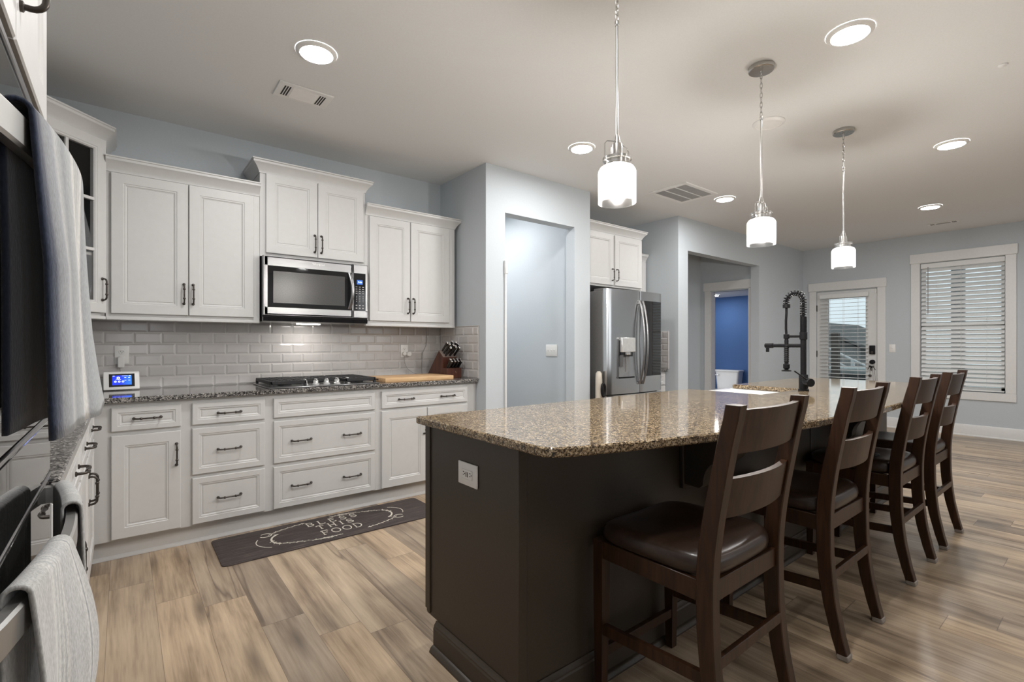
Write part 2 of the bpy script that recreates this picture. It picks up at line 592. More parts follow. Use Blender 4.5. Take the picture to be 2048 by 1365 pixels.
baseboard('baseboard_right', [(8.75, -1.90), (8.75, -8.2)])
baseboard('baseboard_hall', [(7.212, -.787), (8.75, -.787), (8.75, -.88)])
baseboard('baseboard_pantry', [(3.45, -.755), (3.67, -.755)])

def casing(name, y0, y1, z0, z1, wd=.10, head=.132, sill=False, x=8.75):
    b = MB()
    b.box(x - .02, x, y1, y1 + wd, z0, z1, .003)
    b.box(x - .02, x, y0 - wd, y0, z0, z1, .003)
    b.box(x - .028, x, y0 - wd - .012, y1 + wd + .012, z1, z1 + head, .003)
    if sill:
        b.box(x - .02, x, y0 - wd, y1 + wd, z0 - .105, z0, .003)
    return struct(b.build(name, M['trim']))


casing('trim_1', DY0, DY1, 0, DZ + .012)
casing('trim_2', WY0, WY1, WZ0, WZ1 + .006, sill=True)
b = MB()
b.box(7.28, 7.30, .015, .105, 0, 2.05, .003).box(7.28, 7.30, -.66, -.60, 0, 2.05, .003).box(7.272, 7.30, -.66, .12, 2.05, 2.18, .003)
b.box(7.30, 7.42, .0, .015, 0, 2.035).box(7.30, 7.42, -.60, -.585, 0, 2.035)
struct(b.build('trim_3', M['trim']))
# white guard strip on the left jamb of the pantry opening
o = MB().box(2.582, 2.600, -.775, -.7552, 0, 1.83, .003).box(2.578, 2.606, -.781, -.7552, 1.82, 1.935, .004).build('corner_guard', M['trim'])
tag(o, 'slim white guard strip running up the left edge of the pantry opening', 'corner guard')

# ------------------------------------------------------------------ pulls, doors, drawers
def pull_mesh():
    b = MB()
    L = .062
    pts = [(0, 0, -L), (0, -.012, -L)]
    for k in range(1, 6):
        t = k / 5 * PI / 2
        pts.append((0, -.012 - .018 * math.sin(t), -L + .018 * (1 - math.cos(t))))
    pts += [(p[0], p[1], -p[2]) for p in reversed(pts)]
    b.tube(pts, .0048, 10)
    for s in (-1, 1):
        b.lathe([(.0085, 0), (.0085, -.004), (.005, -.006)], (0, 0, s * L), 12, 'y')
        b.lathe([(.0052, -.006), (.0075, -.003), (.0075, .003), (.0052, .006)], (0, -.030, s * .030), 12, 'z')
    o = b.build('handle', M['bronze'])
    me = o.data
    bpy.data.objects.remove(o)
    return me


PULL = pull_mesh()


def pull(parent, x, y, z, horiz=False, s=1.0):
    o = link('handle', PULL, parent, (x, y, z), (0, R(90) if horiz else 0, 0))
    o.scale = (s, s, s)
    return o


FR = -.61      # local y of face frame front for base; passed explicitly elsewhere
def door(parent, x0, x1, z0, z1, yf, name='door', fr=.058, mat='cab'):
    t = .019
    y = yf - t
    b = MB()
    b.rings(x0, x1, z0, z1, [(0, y + .003), (.003, y), (fr, y), (fr + .003, y + .003), (fr + .010, y + .003), (fr + .014, y + .007), (fr + .020, y + .009), (fr + .022, y + .006), (fr + .024, y + .006)], yf)
    return b.build(name, M[mat], parent, angle=20)


def drawer(parent, x0, x1, z0, z1, yf, fr=.034):
    return door(parent, x0, x1, z0, z1, yf, 'drawer', fr if (z1 - z0) > .2 else .028)


def base_box(parent, x0, x1, yf=-.61, yb=-.003, ztop=.884, end_r=False):
    b = MB()
    b.box(x0, x1, yf, yb, .115, ztop)
    b.build('carcass', M['cab'], parent, smooth=False)
    tk = MB().box(x0, x1, yf + .048, yb, 0.0, .1145).build('toe_kick', M['cab'], parent, smooth=False)
    MB().sweep([(x0, yf + .048), (x1, yf + .048)], [(0, 0), (.014, 0), (.012, .010), (.004, .018), (0, .02)]).build('shoe_moulding', M['cab'], tk)


def upper_box(parent, x0, x1, z0, z1, yf=-.33, rail=True):
    b = MB()
    b.box(x0, x1, yf, -.003, z0, z1)
    if rail:
        b.box(x0, x1, yf - .010, yf + .02, z0 - .016, z0 + .006, .004)
    b.build('carcass', M['cab'], parent, smooth=False)


CROWN = [(0, 0), (.006, 0), (.006, .008), (.012, .020), (.024, .040), (.040, .058), (.050, .066), (.050, .080), (.056, .084), (.056, .092), (0, .092)]
def crown(parent, path, z, k=1.0):
    b = MB()
    b.sweep(path, [(o * k, z + h * k) for o, h in CROWN])
    b.build('crown_moulding', M['cab'], parent, angle=50)

# ---- base run along the kitchen wall
t = thing('base_cabinet', 'white base cabinet in the corner, one drawer above one tall door', 'cabinet', (0, 0, 0))
base_box(t, -.14, .298)
d = drawer(t, -.052, .270, .724, .856, -.61)
pull(d, .110, -.629, .79, True)
d = door(t, -.052, .268, .124, .700, -.61)
pull(d, .247, -.629, .562)

t = thing('base_cabinet', 'white base cabinet with three narrow drawers, left of the cooktop', 'cabinet', (0, 0, 0))
base_box(t, .298, .749)
for z0, z1, zh in ((.724, .855, .787), (.424, .702, .563), (.126, .403, .266)):
    d = drawer(t, .325, .723, z0, z1, -.61)
    pull(d, .521, -.629, zh, True)

t = thing('base_cabinet', 'white base cabinet with three wide drawers directly under the cooktop', 'cabinet', (0, 0, 0))
base_box(t, .749, 1.497)
for z0, z1, hs in ((.724, .853, 0), (.424, .701, 1), (.124, .400, 1)):
    d = drawer(t, .775, 1.471, z0, z1, -.61)
    if hs:
        for xx in (.949, 1.298):
            pull(d, xx, -.629, (z0 + z1) / 2, True)

t = thing('base_cabinet', 'white base cabinet right of the cooktop, one wide drawer over double doors', 'cabinet', (0, 0, 0))
base_box(t, 1.497, 2.386)
d = drawer(t, 1.523, 2.290, .724, .854, -.61)
for xx in (1.724, 2.097):
    pull(d, xx, -.629, .787, True)
d = door(t, 1.523, 1.904, .122, .704, -.61)
pull(d, 1.878, -.629, .562)
d = door(t, 1.910, 2.290, .122, .704, -.61)
pull(d, 1.936, -.629, .562)

# ---- left run, faces +x  (local x -> world +y, local -y -> world +x)
LX = -.75
def left_thing(name, label, cat='cabinet'):
    return thing(name, label, cat, (LX, 0, 0), R(90))


LF = -.61      # frame front in local y -> world x -.14
units = [(-1.20, -.64, 'nearest the inner corner', -1.17), (-1.70, -1.20, 'second from the inner corner', -1.235), (-2.19, -1.70, 'third from the inner corner', -2.145), (-2.66, -2.19, 'next to the oven tower', -2.25)]
for y0, y1, where, hy in units:
    t = left_thing('base_cabinet', 'white base cabinet on the left run, %s' % where)
    base_box(t, y0, y1, LF)
    d = drawer(t, y0 + .02, y1 - .02, .724, .856, LF)
    pull(d, (y0 + y1) / 2, LF - .019, .79, True)
    d = door(t, y0 + .02, y1 - .02, .124, .702, LF)
    pull(d, hy, LF - .019, .555)

# ---- oven tower
TY0, TY1 = -3.50, -2.66
TF = -.605     # tower frame
t = left_thing('oven_cabinet', 'tall white cabinet on the far left that houses the wall ovens')
b = MB()
b.box(TY0, TY1, TF, -.003, .0, .34).box(TY0, TY1, TF, -.003, 1.665, 2.43)
b.box(TY0, TY0 + .018, TF, -.003, .34, 1.665).box(TY1 - .018, TY1, TF, -.003, .34, 1.665).box(TY0, TY1, -.02, -.003, .34, 1.665)
b.build('carcass', M['cab'], t, smooth=False)
d = door(t, TY0 + .006, (TY0 + TY1) / 2 - .002, 1.668, 2.41, TF)
pull(d, (TY0 + TY1) / 2 - .035, TF - .019, 1.80)
d = door(t, (TY0 + TY1) / 2 + .002, -2.70, 1.668, 2.41, TF)
pull(d, (TY0 + TY1) / 2 + .035, TF - .019, 1.80)
crown(t, [(TY0, TF), (TY1, TF)], 2.43)

t = left_thing('built_in_oven', 'double wall oven with black glass fronts, built into the left tower')
OF = -.605
b = MB()
b.box(TY0 + .03, TY1 - .03, OF, -.06, .35, 1.635)
b.build('oven_body', M['steeldk'], t, smooth=False)
oy0, oy1 = TY0 + .012, TY1 - .004
MB().box(oy0, oy1, OF - .011, OF, 1.52, 1.640, .002).build('control_panel', M['ovenglass'], t)
MB().box(oy0, oy1, OF - .014, OF, 1.642, 1.656, .002).build('top_trim', M['steel'], t)
dd = MB().box(oy0, oy1, OF - .021, OF, 1.062, 1.512, .002).build('upper_door', M['ovenglass'], t)
MB().box(oy0, oy1, OF - .022, OF, 1.050, 1.060, .002).build('trim_strip', M['steel'], t)
MB().box(oy0, oy1, OF - .021, OF, .936, 1.049, .002).build('middle_panel', M['ovenglass'], t)
MB().box(oy0, oy1, OF - .022, OF, .926, .934, .002).build('trim_strip', M['steel'], t)
d2 = MB().box(oy0, oy1, OF - .021, OF, .36, .924, .002).build('lower_door', M['ovenglass'], t)
HY0, HY1 = -3.42, -2.72
def bow_at(y):
    q = min(1.0, max(0.0, (y - HY0) / (HY1 - HY0)))
    return .012 + .044 * max(0.0, math.sin(PI * q)) ** .9


def oven_handle(parent, z):
    b = MB()
    n = 22
    rings = []
    for k in range(n + 1):
        yy = HY0 + (HY1 - HY0) * k / n
        c = OF - .021 - bow_at(yy)
        rings.append([(yy, c - .006, z - .020), (yy, c - .009, z - .016), (yy, c - .009, z + .016), (yy, c - .006, z + .020), (yy, c + .006, z + .020), (yy, c + .006, z - .020)])
    b.poly(rings)
    for yy in (HY0 + .012, HY1 - .012):
        b.box(yy - .012, yy + .012, OF - .036, OF - .019, z - .016, z + .016)
    b.build('handle', M['handle'], parent, angle=25)


oven_handle(dd, 1.450)
oven_handle(d2, .900)


def bar_x(y):
    return LX - (OF - .021 - bow_at(y))


def towel(name, label, y0, y1, ztop, zf, zb, mat, group, spread=.06, ph=0.0, xf=.0, peak=1.0, skew=0.0, fold=1.0, near=0.0):
    """cloth over an oven handle bar: y0..y1 along the bar; the front hangs to zf, the back to zb (world)"""
    NU, NV = 64, 44
    bm = bmesh.new()
    uvl = bm.loops.layers.uv.new('UVMap')
    grid = []
    ho, hi = .014, .011
    for i in range(NU + 1):
        u = i / NU
        row = []
        for j in range(NV + 1):
            v = j / NV
            yy = y0 + (y1 - y0) * u
            if v < .42:
                q = v / .42
                z, drop, side = zb + (ztop - zb) * q, 1 - q, -1
            elif v > .58:
                q = (v - .58) / .42
                z, drop, side = ztop + (zf - ztop) * q, q, 1
            else:
                z, drop, side = ztop, 0, 0
            xc = bar_x(yy)
            if side < 0:
                x = xc - hi
            elif side > 0:
                x = xc + ho
            else:
                a = (v - .42) / .16 * PI
                x = xc + (ho - hi) / 2 - (ho + hi) / 2 * math.cos(a)
                z = ztop + .012 * math.sin(a)
            yc = (y0 + y1) / 2
            yy = yc + (yy - yc) * (1 + spread * drop) + skew * drop
            fo = (math.sin(u * 9.5 + ph) * .010 + math.sin(u * 21 + ph * 2) * .004 + math.sin(u * 5 + 1.3 * ph) * .007) * fold
            k = min(1, drop * 2.2)
            if side > 0:
                x += fo * k * (1 - .75 * u) + xf * (drop ** 1.7 if peak == 1.0 else math.sin(PI / 2 * min(2.0, drop / peak))) * (.15 + .85 * u * u) + near * drop * (1 - u) ** 2
            elif side < 0:
                x = max(-.118, x + fo * .3 * k)
            z += .006 * math.sin(u * 7 + ph) * drop
            row.append(bm.verts.new((x, yy, z)))
        grid.append(row)
    for i in range(NU):
        for j in range(NV):
            f = bm.faces.new((grid[i][j], grid[i + 1][j], grid[i + 1][j + 1], grid[i][j + 1]))
            f.smooth = True
            for lp, (a, c) in zip(f.loops, ((i, j), (i + 1, j), (i + 1, j + 1), (i, j + 1))):
                lp[uvl].uv = (a / NU, c / NV)
    me = bpy.data.meshes.new(name)
    bm.to_mesh(me)
    bm.free()
    me.materials.append(mat)
    o = link(name, me)
    md = o.modifiers.new('thickness', 'SOLIDIFY')
    md.thickness = .005
    md.offset = 0
    return tag(o, label, 'towel', group)


_w = (.56, .555, .535)
_g = (.24, .255, .27)
_l = (.44, .44, .43)
_n = (.035, .045, .075)
M['towel_a'] = towel_mat('striped_towel_grey', [(0.0, _n), (.025, (.05, .06, .09)), (.04, (.2, .21, .23)), (.07, _g), (.10, (.26, .27, .30)), (.13, (.42, .43, .43)), (.20, _g), (.29, (.38, .40, .41)), (.31, _w), (.34, _w), (.355, _g), (.37, _w), (.385, _g), (.40, _w), (.42, _g), (.44, _w), (.46, (.40, .41, .42)), (.49, _w), (.52, _w), (.54, _g), (.60, (.30, .32, .335)), (.95, (.35, .37, .385)), (.97, _w), (1.0, _w)],
                         [(0, (.015, .02, .035)), (.1, (.075, .09, .12)), (.15, (.015, .02, .035)), (.22, (.05, .06, .09)), (.27, (.01, .012, .02)), (.4, (.035, .045, .07)), (.5, (.01, .012, .02)), (.65, (.04, .05, .075)), (1, (.015, .02, .03))])
M['towel_b'] = towel_mat('grey_striped_towel', [(0.0, _l), (.16, _l), (.28, (.44, .44, .43)), (.36, _w), (.40, (.40, .41, .41)), (.43, _w), (.46, (.40, .41, .41)), (.48, _w), (.50, (.40, .41, .41)), (.52, _w), (.56, (.43, .43, .43)), (.80, (.46, .46, .455)), (.84, _w), (.86, _g), (.88, _w), (.9, _l), (1.0, _l)])
towel('kitchen_towel', 'navy and pale grey striped towel over the upper oven handle', -3.345, -2.86, 1.475, 1.095, 1.105, M['towel_a'], 'towels on the oven handles', .02, .4, .040, 1.0, .01)
towel('kitchen_towel', 'pale grey striped towel on the lower oven handle, end nearest the camera', -3.345, -3.175, .925, .52, .60, M['towel_b'], 'towels on the oven handles', .10, 1.0, .030, .40, .01, .6)
towel('kitchen_towel', 'pale grey towel on the lower oven handle, end by the drawers', -2.985, -2.80, .925, .50, .58, M['towel_b'], 'towels on the oven handles', .02, 2.1, .012, .5, .0, .6)

# ------------------------------------------------------------------ upper cabinets
UF = -.33
t = thing('wall_cabinet', 'white two-door wall cabinet left of the microwave', 'cabinet')
upper_box(t, -.081, .749, 1.372, 2.25)
d = door(t, -.057, .328, 1.395, 2.24, UF)
pull(d, .306, UF - .019, 1.532)
d = door(t, .334, .711, 1.395, 2.24, UF)
pull(d, .356, UF - .019, 1.532)
crown(t, [(-.081, UF), (.749, UF)], 2.245, .93)

t = thing('wall_cabinet', 'white two-door wall cabinet over the microwave, taller crown', 'cabinet')
upper_box(t, .751, 1.510, 1.832, 2.43, rail=False)
d = door(t, .787, 1.139, 1.856, 2.415, UF)
pull(d, 1.117, UF - .019, 1.957)
d = door(t, 1.143, 1.494, 1.856, 2.415, UF)
pull(d, 1.165, UF - .019, 1.957)
crown(t, [(.751, -.01), (.751, UF), (1.510, UF), (1.510, -.01)], 2.415, .95)

t = thing('wall_cabinet', 'white two-door wall cabinet right of the microwave', 'cabinet')
upper_box(t, 1.512, 2.345, 1.372, 2.25)
d = door(t, 1.542, 1.898, 1.400, 2.24, UF)
pull(d, 1.876, UF - .019, 1.532)
d = door(t, 1.904, 2.281, 1.400, 2.24, UF)
pull(d, 1.926, UF - .019, 1.532)
crown(t, [(1.512, UF), (2.345, UF), (2.345, -.01)], 2.245, .93)

# diagonal glass corner cabinet
t = thing('corner_cabinet', 'white diagonal corner wall cabinet with a six-pane glass door', 'cabinet')
b = MB()
DX, DYY = -.086, -.335
EX, EY = -.415, -.664
foot = [(-.748, -.003), (DX, -.003), (DX, DYY), (EX, EY), (-.748, EY)]
b.prism([(-.748, -.003), (DX, -.003), (DX, -.02), (-.748, -.02)], 'z', 1.372, 2.43)
b.prism([(-.748, -.02), (-.73, -.02), (-.73, EY), (-.748, EY)], 'z', 1.372, 2.43)
b.prism([(DX - .018, -.02), (DX, -.02), (DX, DYY), (DX - .018, DYY - .018)], 'z', 1.372, 2.43)
b.prism([(-.73, EY + .018), (-.73, EY), (EX, EY), (EX + .018, EY + .018)], 'z', 1.372, 2.43)
b.prism(foot, 'z', 1.372, 1.392).prism(foot, 'z', 2.40, 2.43)
b.build('carcass', M['cab'], t, smooth=False)
b = MB()
inn = [(-.729, -.021), (DX - .019, -.021), (DX - .019, DYY - .0), (EX + .0, EY + .03), (-.729, EY + .019)]
b.prism(inn, 'z', 1.393, 1.399).prism([(p * .999, q) for p, q in inn], 'z', 2.393, 2.399)
b.prism([(-.729, -.021), (DX - .019, -.021), (DX - .019, -.026), (-.729, -.026)], 'z', 1.40, 2.39)
b.prism([(-.729, -.027), (-.724, -.027), (-.724, EY + .02), (-.729, EY + .02)], 'z', 1.40, 2.39)
b.build('lining', M['cabin'], t, smooth=False)
shz = (1.725, 2.045)
for z in shz:
    MB().prism([(-.723, -.028), (DX - .02, -.028), (DX - .02, DYY - .02), (EX + .02, EY + .045), (-.723, EY + .03)], 'z', z, z + .016).build('shelf', M['cabin'], t, smooth=False)
DL = math.hypot(DX - EX, DYY - EY)
DM = Matrix.Translation((EX, EY, 0)) @ Matrix.Rotation(R(45), 4, 'Z')
b = MB(DM)
gx0, gx1, gz0, gz1 = .006, DL - .006, 1.395, 2.415
yf = -.001
b.ringframe(gx0, gx1, gz0, gz1, [(0, yf - .016), (.003, yf - .019), (.055, yf - .019), (.058, yf - .016), (.066, yf - .016), (.069, yf - .012), (.072, yf - .009)], yf)
mx = (gx0 + gx1) / 2
iz0, iz1 = gz0 + .072, gz1 - .072
b.box(mx - .009, mx + .009, yf - .016, yf - .004, iz0, iz1, .002)
for k in (1, 2):
    zz = iz0 + (iz1 - iz0) * k / 3
    b.box(gx0 + .07, gx1 - .07, yf - .016, yf - .004, zz - .009, zz + .009, .002)
d = b.build('door', M['cab'], t, angle=20)
MB(DM).box(gx0 + .07, gx1 - .07, yf - .006, yf - .003, iz0 - .003, iz1 + .003).build('glass', M['cabglass'], d, smooth=False)
ph = link('handle', PULL, d)
ph.matrix_local = DM @ Matrix.Translation((gx1 - .028, yf - .019, 1.532))
b = MB(DM)
b.box(.0, DL, -.012, .01, 1.356, 1.378, .004)
b.build('light_rail', M['cab'], t)
crown(t, [(-.748, EY), (EX, EY), (DX, DYY), (DX, -.01)], 2.415, .95)

def tumbler(x, y, z, r, h, label, stem=False):
    b = MB()
    if stem:
        b.lathe([(.001, 0), (r * .9, 0), (r * .85, .004), (.006, .008), (.005, h * .42), (.012, h * .46), (r * .9, h * .62), (r, h * .8), (r * .85, h), (r * .82, h), (r * .95, h * .8), (r * .8, h * .62), (.002, h * .48)], (x, y, z), 18)
    else:
        b.lathe([(.001, 0), (r * .88, 0), (r * .92, .004), (r, h), (r - .0025, h), (r * .88, .010), (.001, .008)], (x, y, z), 18)
    return tag(b.build('drinking_glass', M['drink']), label, 'glass', 'glasses in the corner cabinet')


for z, nm in ((2.062, 'top'), (1.742, 'middle'), (1.400, 'bottom')):
    for k, (x, y, wd) in enumerate(((-.345, -.42, 'left'), (-.265, -.375, 'centre'), (-.185, -.31, 'right'), (-.30, -.30, 'rear left'), (-.22, -.24, 'rear right'))):
        if nm == 'bottom' and k in (0, 3):
            continue
        hh = {'top': .085, 'middle': .095, 'bottom': .15}[nm] + .01 * (k % 2)
        tumbler(x, y, z, .030 + .002 * (k % 3), hh, 'clear %s on the %s shelf behind the glass door, %s' % ('stemmed glass' if nm == 'bottom' else 'tumbler', nm, wd), nm == 'bottom')
b = MB()
b.lathe([(.001, 0), (.035, 0), (.055, .03), (.06, .08), (.045, .13), (.03, .17), (.035, .19), (.031, .19), (.027, .17), (.04, .13), (.055, .08), (.05, .035), (.001, .01)], (-.35, -.44, 1.400), 22)
b.tube([(-.295, -.44, 1.53), (-.265, -.44, 1.52), (-.258, -.44, 1.48), (-.27, -.44, 1.44), (-.297, -.44, 1.43)], .006, 8)
tag(b.build('cream_pitcher', M['ceramic']), 'cream ceramic pitcher on the bottom shelf of the glass corner cabinet', 'pitcher')

# above the fridge and right of it
t = thing('wall_cabinet', 'deep white two-door cabinet above the fridge', 'cabinet')
MB().box(3.70, 4.70, -.61, -.003, 1.832, 2.43).build('carcass', M['cab'], t, smooth=False)
d = door(t, 3.718, 4.186, 1.852, 2.400, -.61)
pull(d, 4.160, -.629, 1.965)
d = door(t, 4.210, 4.682, 1.852, 2.400, -.61)
pull(d, 4.236, -.629, 1.965)
crown(t, [(3.70, -.01), (3.70, -.61), (4.70, -.61), (4.70, -.01)], 2.415, .95)
t = thing('wall_cabinet', 'narrow white wall cabinet just right of the fridge cabinet, lower crown', 'cabinet')
upper_box(t, 4.705, 5.155, 1.372, 2.25)
d = door(t, 4.725, 5.14, 1.395, 2.24, UF)
pull(d, 4.75, UF - .019, 1.532)
crown(t, [(4.705, UF), (5.155, UF)], 2.245, .93)
t = thing('base_cabinet', 'white base cabinet right of the fridge against the niche wall', 'cabinet')
base_box(t, 4.70, 5.155)
d = drawer(t, 4.72, 5.14, .724, .856, -.61)
pull(d, 4.93, -.629, .79, True)
d = door(t, 4.72, 5.14, .124, .702, -.61)
pull(d, 4.75, -.629, .562)

# ------------------------------------------------------------------ countertops and backsplash
def slab(b, poly, z0, z1, ch=.004):
    c = Vector((sum(p[0] for p in poly) / len(poly), sum(p[1] for p in poly) / len(poly)))
    n = len(poly)
    def inset(k):
        out = []
        for i in range(n):
            p0, p, p1 = Vector(poly[i - 1]), Vector(poly[i]), Vector(poly[(i + 1) % n])
            d0, d1 = (p - p0).normalized(), (p1 - p).normalized()
            n0, n1 = Vector((-d0.y, d0.x)), Vector((-d1.y, d1.x))
            m = (n0 + n1).normalized()
            q = p + m * (k / max(.35, m.dot(n0)))
            out.append(q)
        return out
    q = inset(ch)
    b.poly([[(p.x, p.y, z0) for p in q], [(p[0], p[1], z0 + ch) for p in poly], [(p[0], p[1], z1 - ch) for p in poly], [(p.x, p.y, z1) for p in q]])


b = MB()
CE = -.108
slab(b, [(-.748, -2.658), (CE, -2.658), (CE, -.648), (2.386, -.648), (2.386, -.012), (-.748, -.012)], .884, .914)
tag(b.build('countertop', M['granite'], angle=25), 'L-shaped grey speckled granite countertop along the kitchen wall', 'countertop')
b = MB()
slab(b, [(4.70, -.648), (5.155, -.648), (5.155, -.012), (4.70, -.012)], .884, .914)
tag(b.build('countertop', M['granite'], angle=25), 'short granite countertop on the cabinet right of the fridge', 'countertop')

def tiles(b, u0, u1, z0, z1, P, pitch=.1525, ph=0.0, rowh=.0752):
    """bevelled subway tiles on the plane; P(u, z, depth) -> point"""
    r = 0
    z = z0
    gq = .0012
    while z < z1 - .005:
        zt = min(z + rowh, z1)
        u = u0 - ((u0 - ph - (pitch / 2 if r % 2 else 0)) % pitch)
        while u < u1 - .003:
            a, c = max(u, u0) + gq, min(u + pitch, u1) - gq
            if c - a > .012:
                lo, hi = z + gq, zt - gq
                bw = min(.011, (c - a) * .4, (hi - lo) * .4)
                rr = []
                for i, dpt in ((0, .0015), (0, .003), (bw, .0068)):
                    rr.append([P(a + i, lo + i, dpt), P(c - i, lo + i, dpt), P(c - i, hi - i, dpt), P(a + i, hi - i, dpt)])
                b.poly(rr, True, False, True)
            u += pitch
        z = zt
        r += 1


o = thing('tile_backsplash', 'long grey subway tile backsplash behind the cooktop', 'backsplash')
b = MB()
tiles(b, -.74, 2.386, .914, 1.366, lambda u, z, d: (u, -.003 - d, z), ph=.818 - .1525 * 5)
b.build('tiles', M['tile'], o, angle=5)
MB().box(-.742, 2.388, -.0053, -.0005, .914, 1.37).build('grout', M['grout'], o, smooth=False)
o = thing('tile_backsplash', 'short return of grey subway tile beside the knife block', 'backsplash')
b = MB()
tiles(b, -.652, -.013, .914, 1.366, lambda u, z, d: (2.387 - d, u, z), ph=-.652)
b.box(2.378, 2.3895, -.662, -.653, .914, 1.372, .002).box(2.378, 2.3895, -.662, -.013, 1.366, 1.374, .002)
b.build('tiles', M['tile'], o, angle=5)
MB().box(2.3847, 2.3898, -.652, -.013, .914, 1.37).build('grout', M['grout'], o, smooth=False)
o = thing('tile_backsplash', 'small patch of grey subway tile on the wall right of the fridge', 'backsplash')
b = MB()
tiles(b, -.652, -.013, .914, 1.366, lambda u, z, d: (5.164 - d, u, z), ph=-.652)
b.box(5.155, 5.1675, -.662, -.653, .914, 1.372, .002)
b.build('tiles', M['tile'], o, angle=5)
MB().box(5.1617, 5.1678, -.652, -.013, .914, 1.37).build('grout', M['grout'], o, smooth=False)

# ------------------------------------------------------------------ microwave
t = thing('microwave', 'stainless over-the-range microwave with a black glass door', 'microwave')
MB().box(.757, 1.503, -.395, -.005, 1.40, 1.828).build('housing', M['black'], t, smooth=False)
MB().prism([(-.40, 1.372), (-.30, 1.364), (-.02, 1.364), (-.02, 1.40), (-.405, 1.40)], 'x', .757, 1.503).build('underside_grille', M['blackglass'], t, smooth=False)
MB().box(1.03, 1.19, -.24, -.19, 1.3605, 1.3638).build('task_light', M['task'], t, smooth=False)
b = MB()
b.ringframe(.754, 1.380, 1.412, 1.826, [(0, -.412), (.004, -.418), (.012, -.418)], -.395)
b.box(.764, .782, -.418, -.398, 1.42, 1.82).box(1.375, 1.379, -.418, -.398, 1.42, 1.82).box(.764, 1.378, -.418, -.398, 1.758, 1.82).box(.764, 1.378, -.418, -.398, 1.414, 1.468)
d = b.build('door', M['steel'], t, smooth=False)
MB().box(.780, 1.377, -.4195, -.40, 1.466, 1.760, .004).build('window', M['blackglass'], d)
gm = simple('microwave_inner_screen', (.035, .034, .033), .25, nscale=200, namp=.2)
MB().box(.818, 1.318, -.4200, -.4190, 1.500, 1.722).build('window_screen', gm, d, smooth=False)
b = MB()
hp = []
for k in range(15):
    s = k / 14
    hp.append((1.352 + .014 * math.sin(PI * s), -.424 - .035 * math.sin(PI * s), 1.478 + .276 * s))
b.tube(hp, .013, 10, flat=(1.0, .5))
b.build('handle', M['steel'], d)
b = MB()
b.ringframe(1.383, 1.500, 1.412, 1.826, [(0, -.412), (.003, -.418), (.006, -.418)], -.395)
b.box(1.386, 1.498, -.418, -.398, 1.758, 1.822).box(1.386, 1.498, -.418, -.398, 1.416, 1.468).box(1.481, 1.498, -.418, -.398, 1.46, 1.76)
b.build('control_surround', M['steel'], t, smooth=False)
cp = MB().box(1.385, 1.482, -.4195, -.40, 1.466, 1.760, .004).build('control_panel', M['blackglass'], t)
MB().box(1.412, 1.456, -.4203, -.4190, 1.672, 1.706).build('display', M['lcd'], cp, smooth=False)
pk = simple('keypad_print', (.42, .42, .42), .5, nscale=20)
for nm, rows, zt, dz_, hw_, hh_ in (('preset_buttons', 4, 1.652, .0165, .007, .002), ('number_buttons', 4, 1.580, .0135, .0025, .003), ('start_buttons', 2, 1.510, .022, .006, .004)):
    b = MB()
    for r_ in range(rows):
        for c_ in range(3):
            x = 1.408 + c_ * .026
            b.box(x - hw_, x + hw_, -.4202, -.4190, zt - r_ * dz_ - hh_, zt - r_ * dz_ + hh_)
    b.build(nm, pk, cp, smooth=False)


def text_obj(name, body, size, mat, parent, mtx, depth=.0004):
    cu = bpy.data.curves.new(name, 'FONT')
    cu.body = body
    cu.size = size
    cu.extrude = depth
    cu.align_x = 'CENTER'
    cu.align_y = 'CENTER'
    cu.resolution_u = 3
    tmp = bpy.data.objects.new(name + '_curve', cu)
    COL.objects.link(tmp)
    bpy.context.view_layer.update()
    dg = bpy.context.evaluated_depsgraph_get()
    me = bpy.data.meshes.new_from_object(tmp.evaluated_get(dg))
    bpy.data.objects.remove(tmp)
    bpy.data.curves.remove(cu)
    me.materials.clear()
    me.materials.append(mat)
    o = link(name, me, parent)
    o.matrix_local = mtx
    return o


FRONT = Matrix.Rotation(R(90), 4, 'X')
text_obj('brand_lettering', 'Whirlpool', .021, M['white'], d, Matrix.Translation((1.125, -.4186, 1.795)) @ FRONT)
text_obj('clock_digits', '9:04', .019, M['digits'], cp, Matrix.Translation((1.436, -.4206, 1.688)) @ FRONT)

# ------------------------------------------------------------------ cooktop
t = thing('gas_cooktop', 'stainless gas cooktop with black cast iron grates', 'cooktop', (1.13, -.355, .914))
MB().box(-.38, .38, -.265, .255, .0, .010, .004).build('base_plate', M['steel'], t)
for k, (x0, x1, y0, y1) in enumerate(((-.365, -.135, -.225, .235), (-.120, .120, -.090, .235), (.135, .365, -.225, .235))):
    b = MB()
    bar = .008
    z0, z1 = .030, .048
    b.box(x0, x1, y0, y0 + bar * 1.6, z0 - .006, z1, .003).box(x0, x1, y1 - bar * 1.6, y1, z0 - .006, z1, .003)
    b.box(x0, x0 + bar * 1.6, y0, y1, z0 - .006, z1, .003).box(x1 - bar * 1.6, x1, y0, y1, z0 - .006, z1, .003)
    for j in range(1, 5):
        xx = x0 + (x1 - x0) * j / 5
        b.box(xx - bar / 2, xx + bar / 2, y0 + .01, y1 - .01, z0, z1 + .001, .002)
    for j in range(1, 6 if k != 1 else 4):
        yy = y0 + (y1 - y0) * j / (6 if k != 1 else 4)
        b.box(x0 + .01, x1 - .01, yy - bar / 2, yy + bar / 2, z0, z1, .002)
    for xx in (x0 + .008, x1 - .008):
        for yy in (y0 + .008, y1 - .008):
            b.box(xx - .008, xx + .008, yy - .008, yy + .008, .009, .032)
    b.build('grate', M['iron'], t, smooth=False)
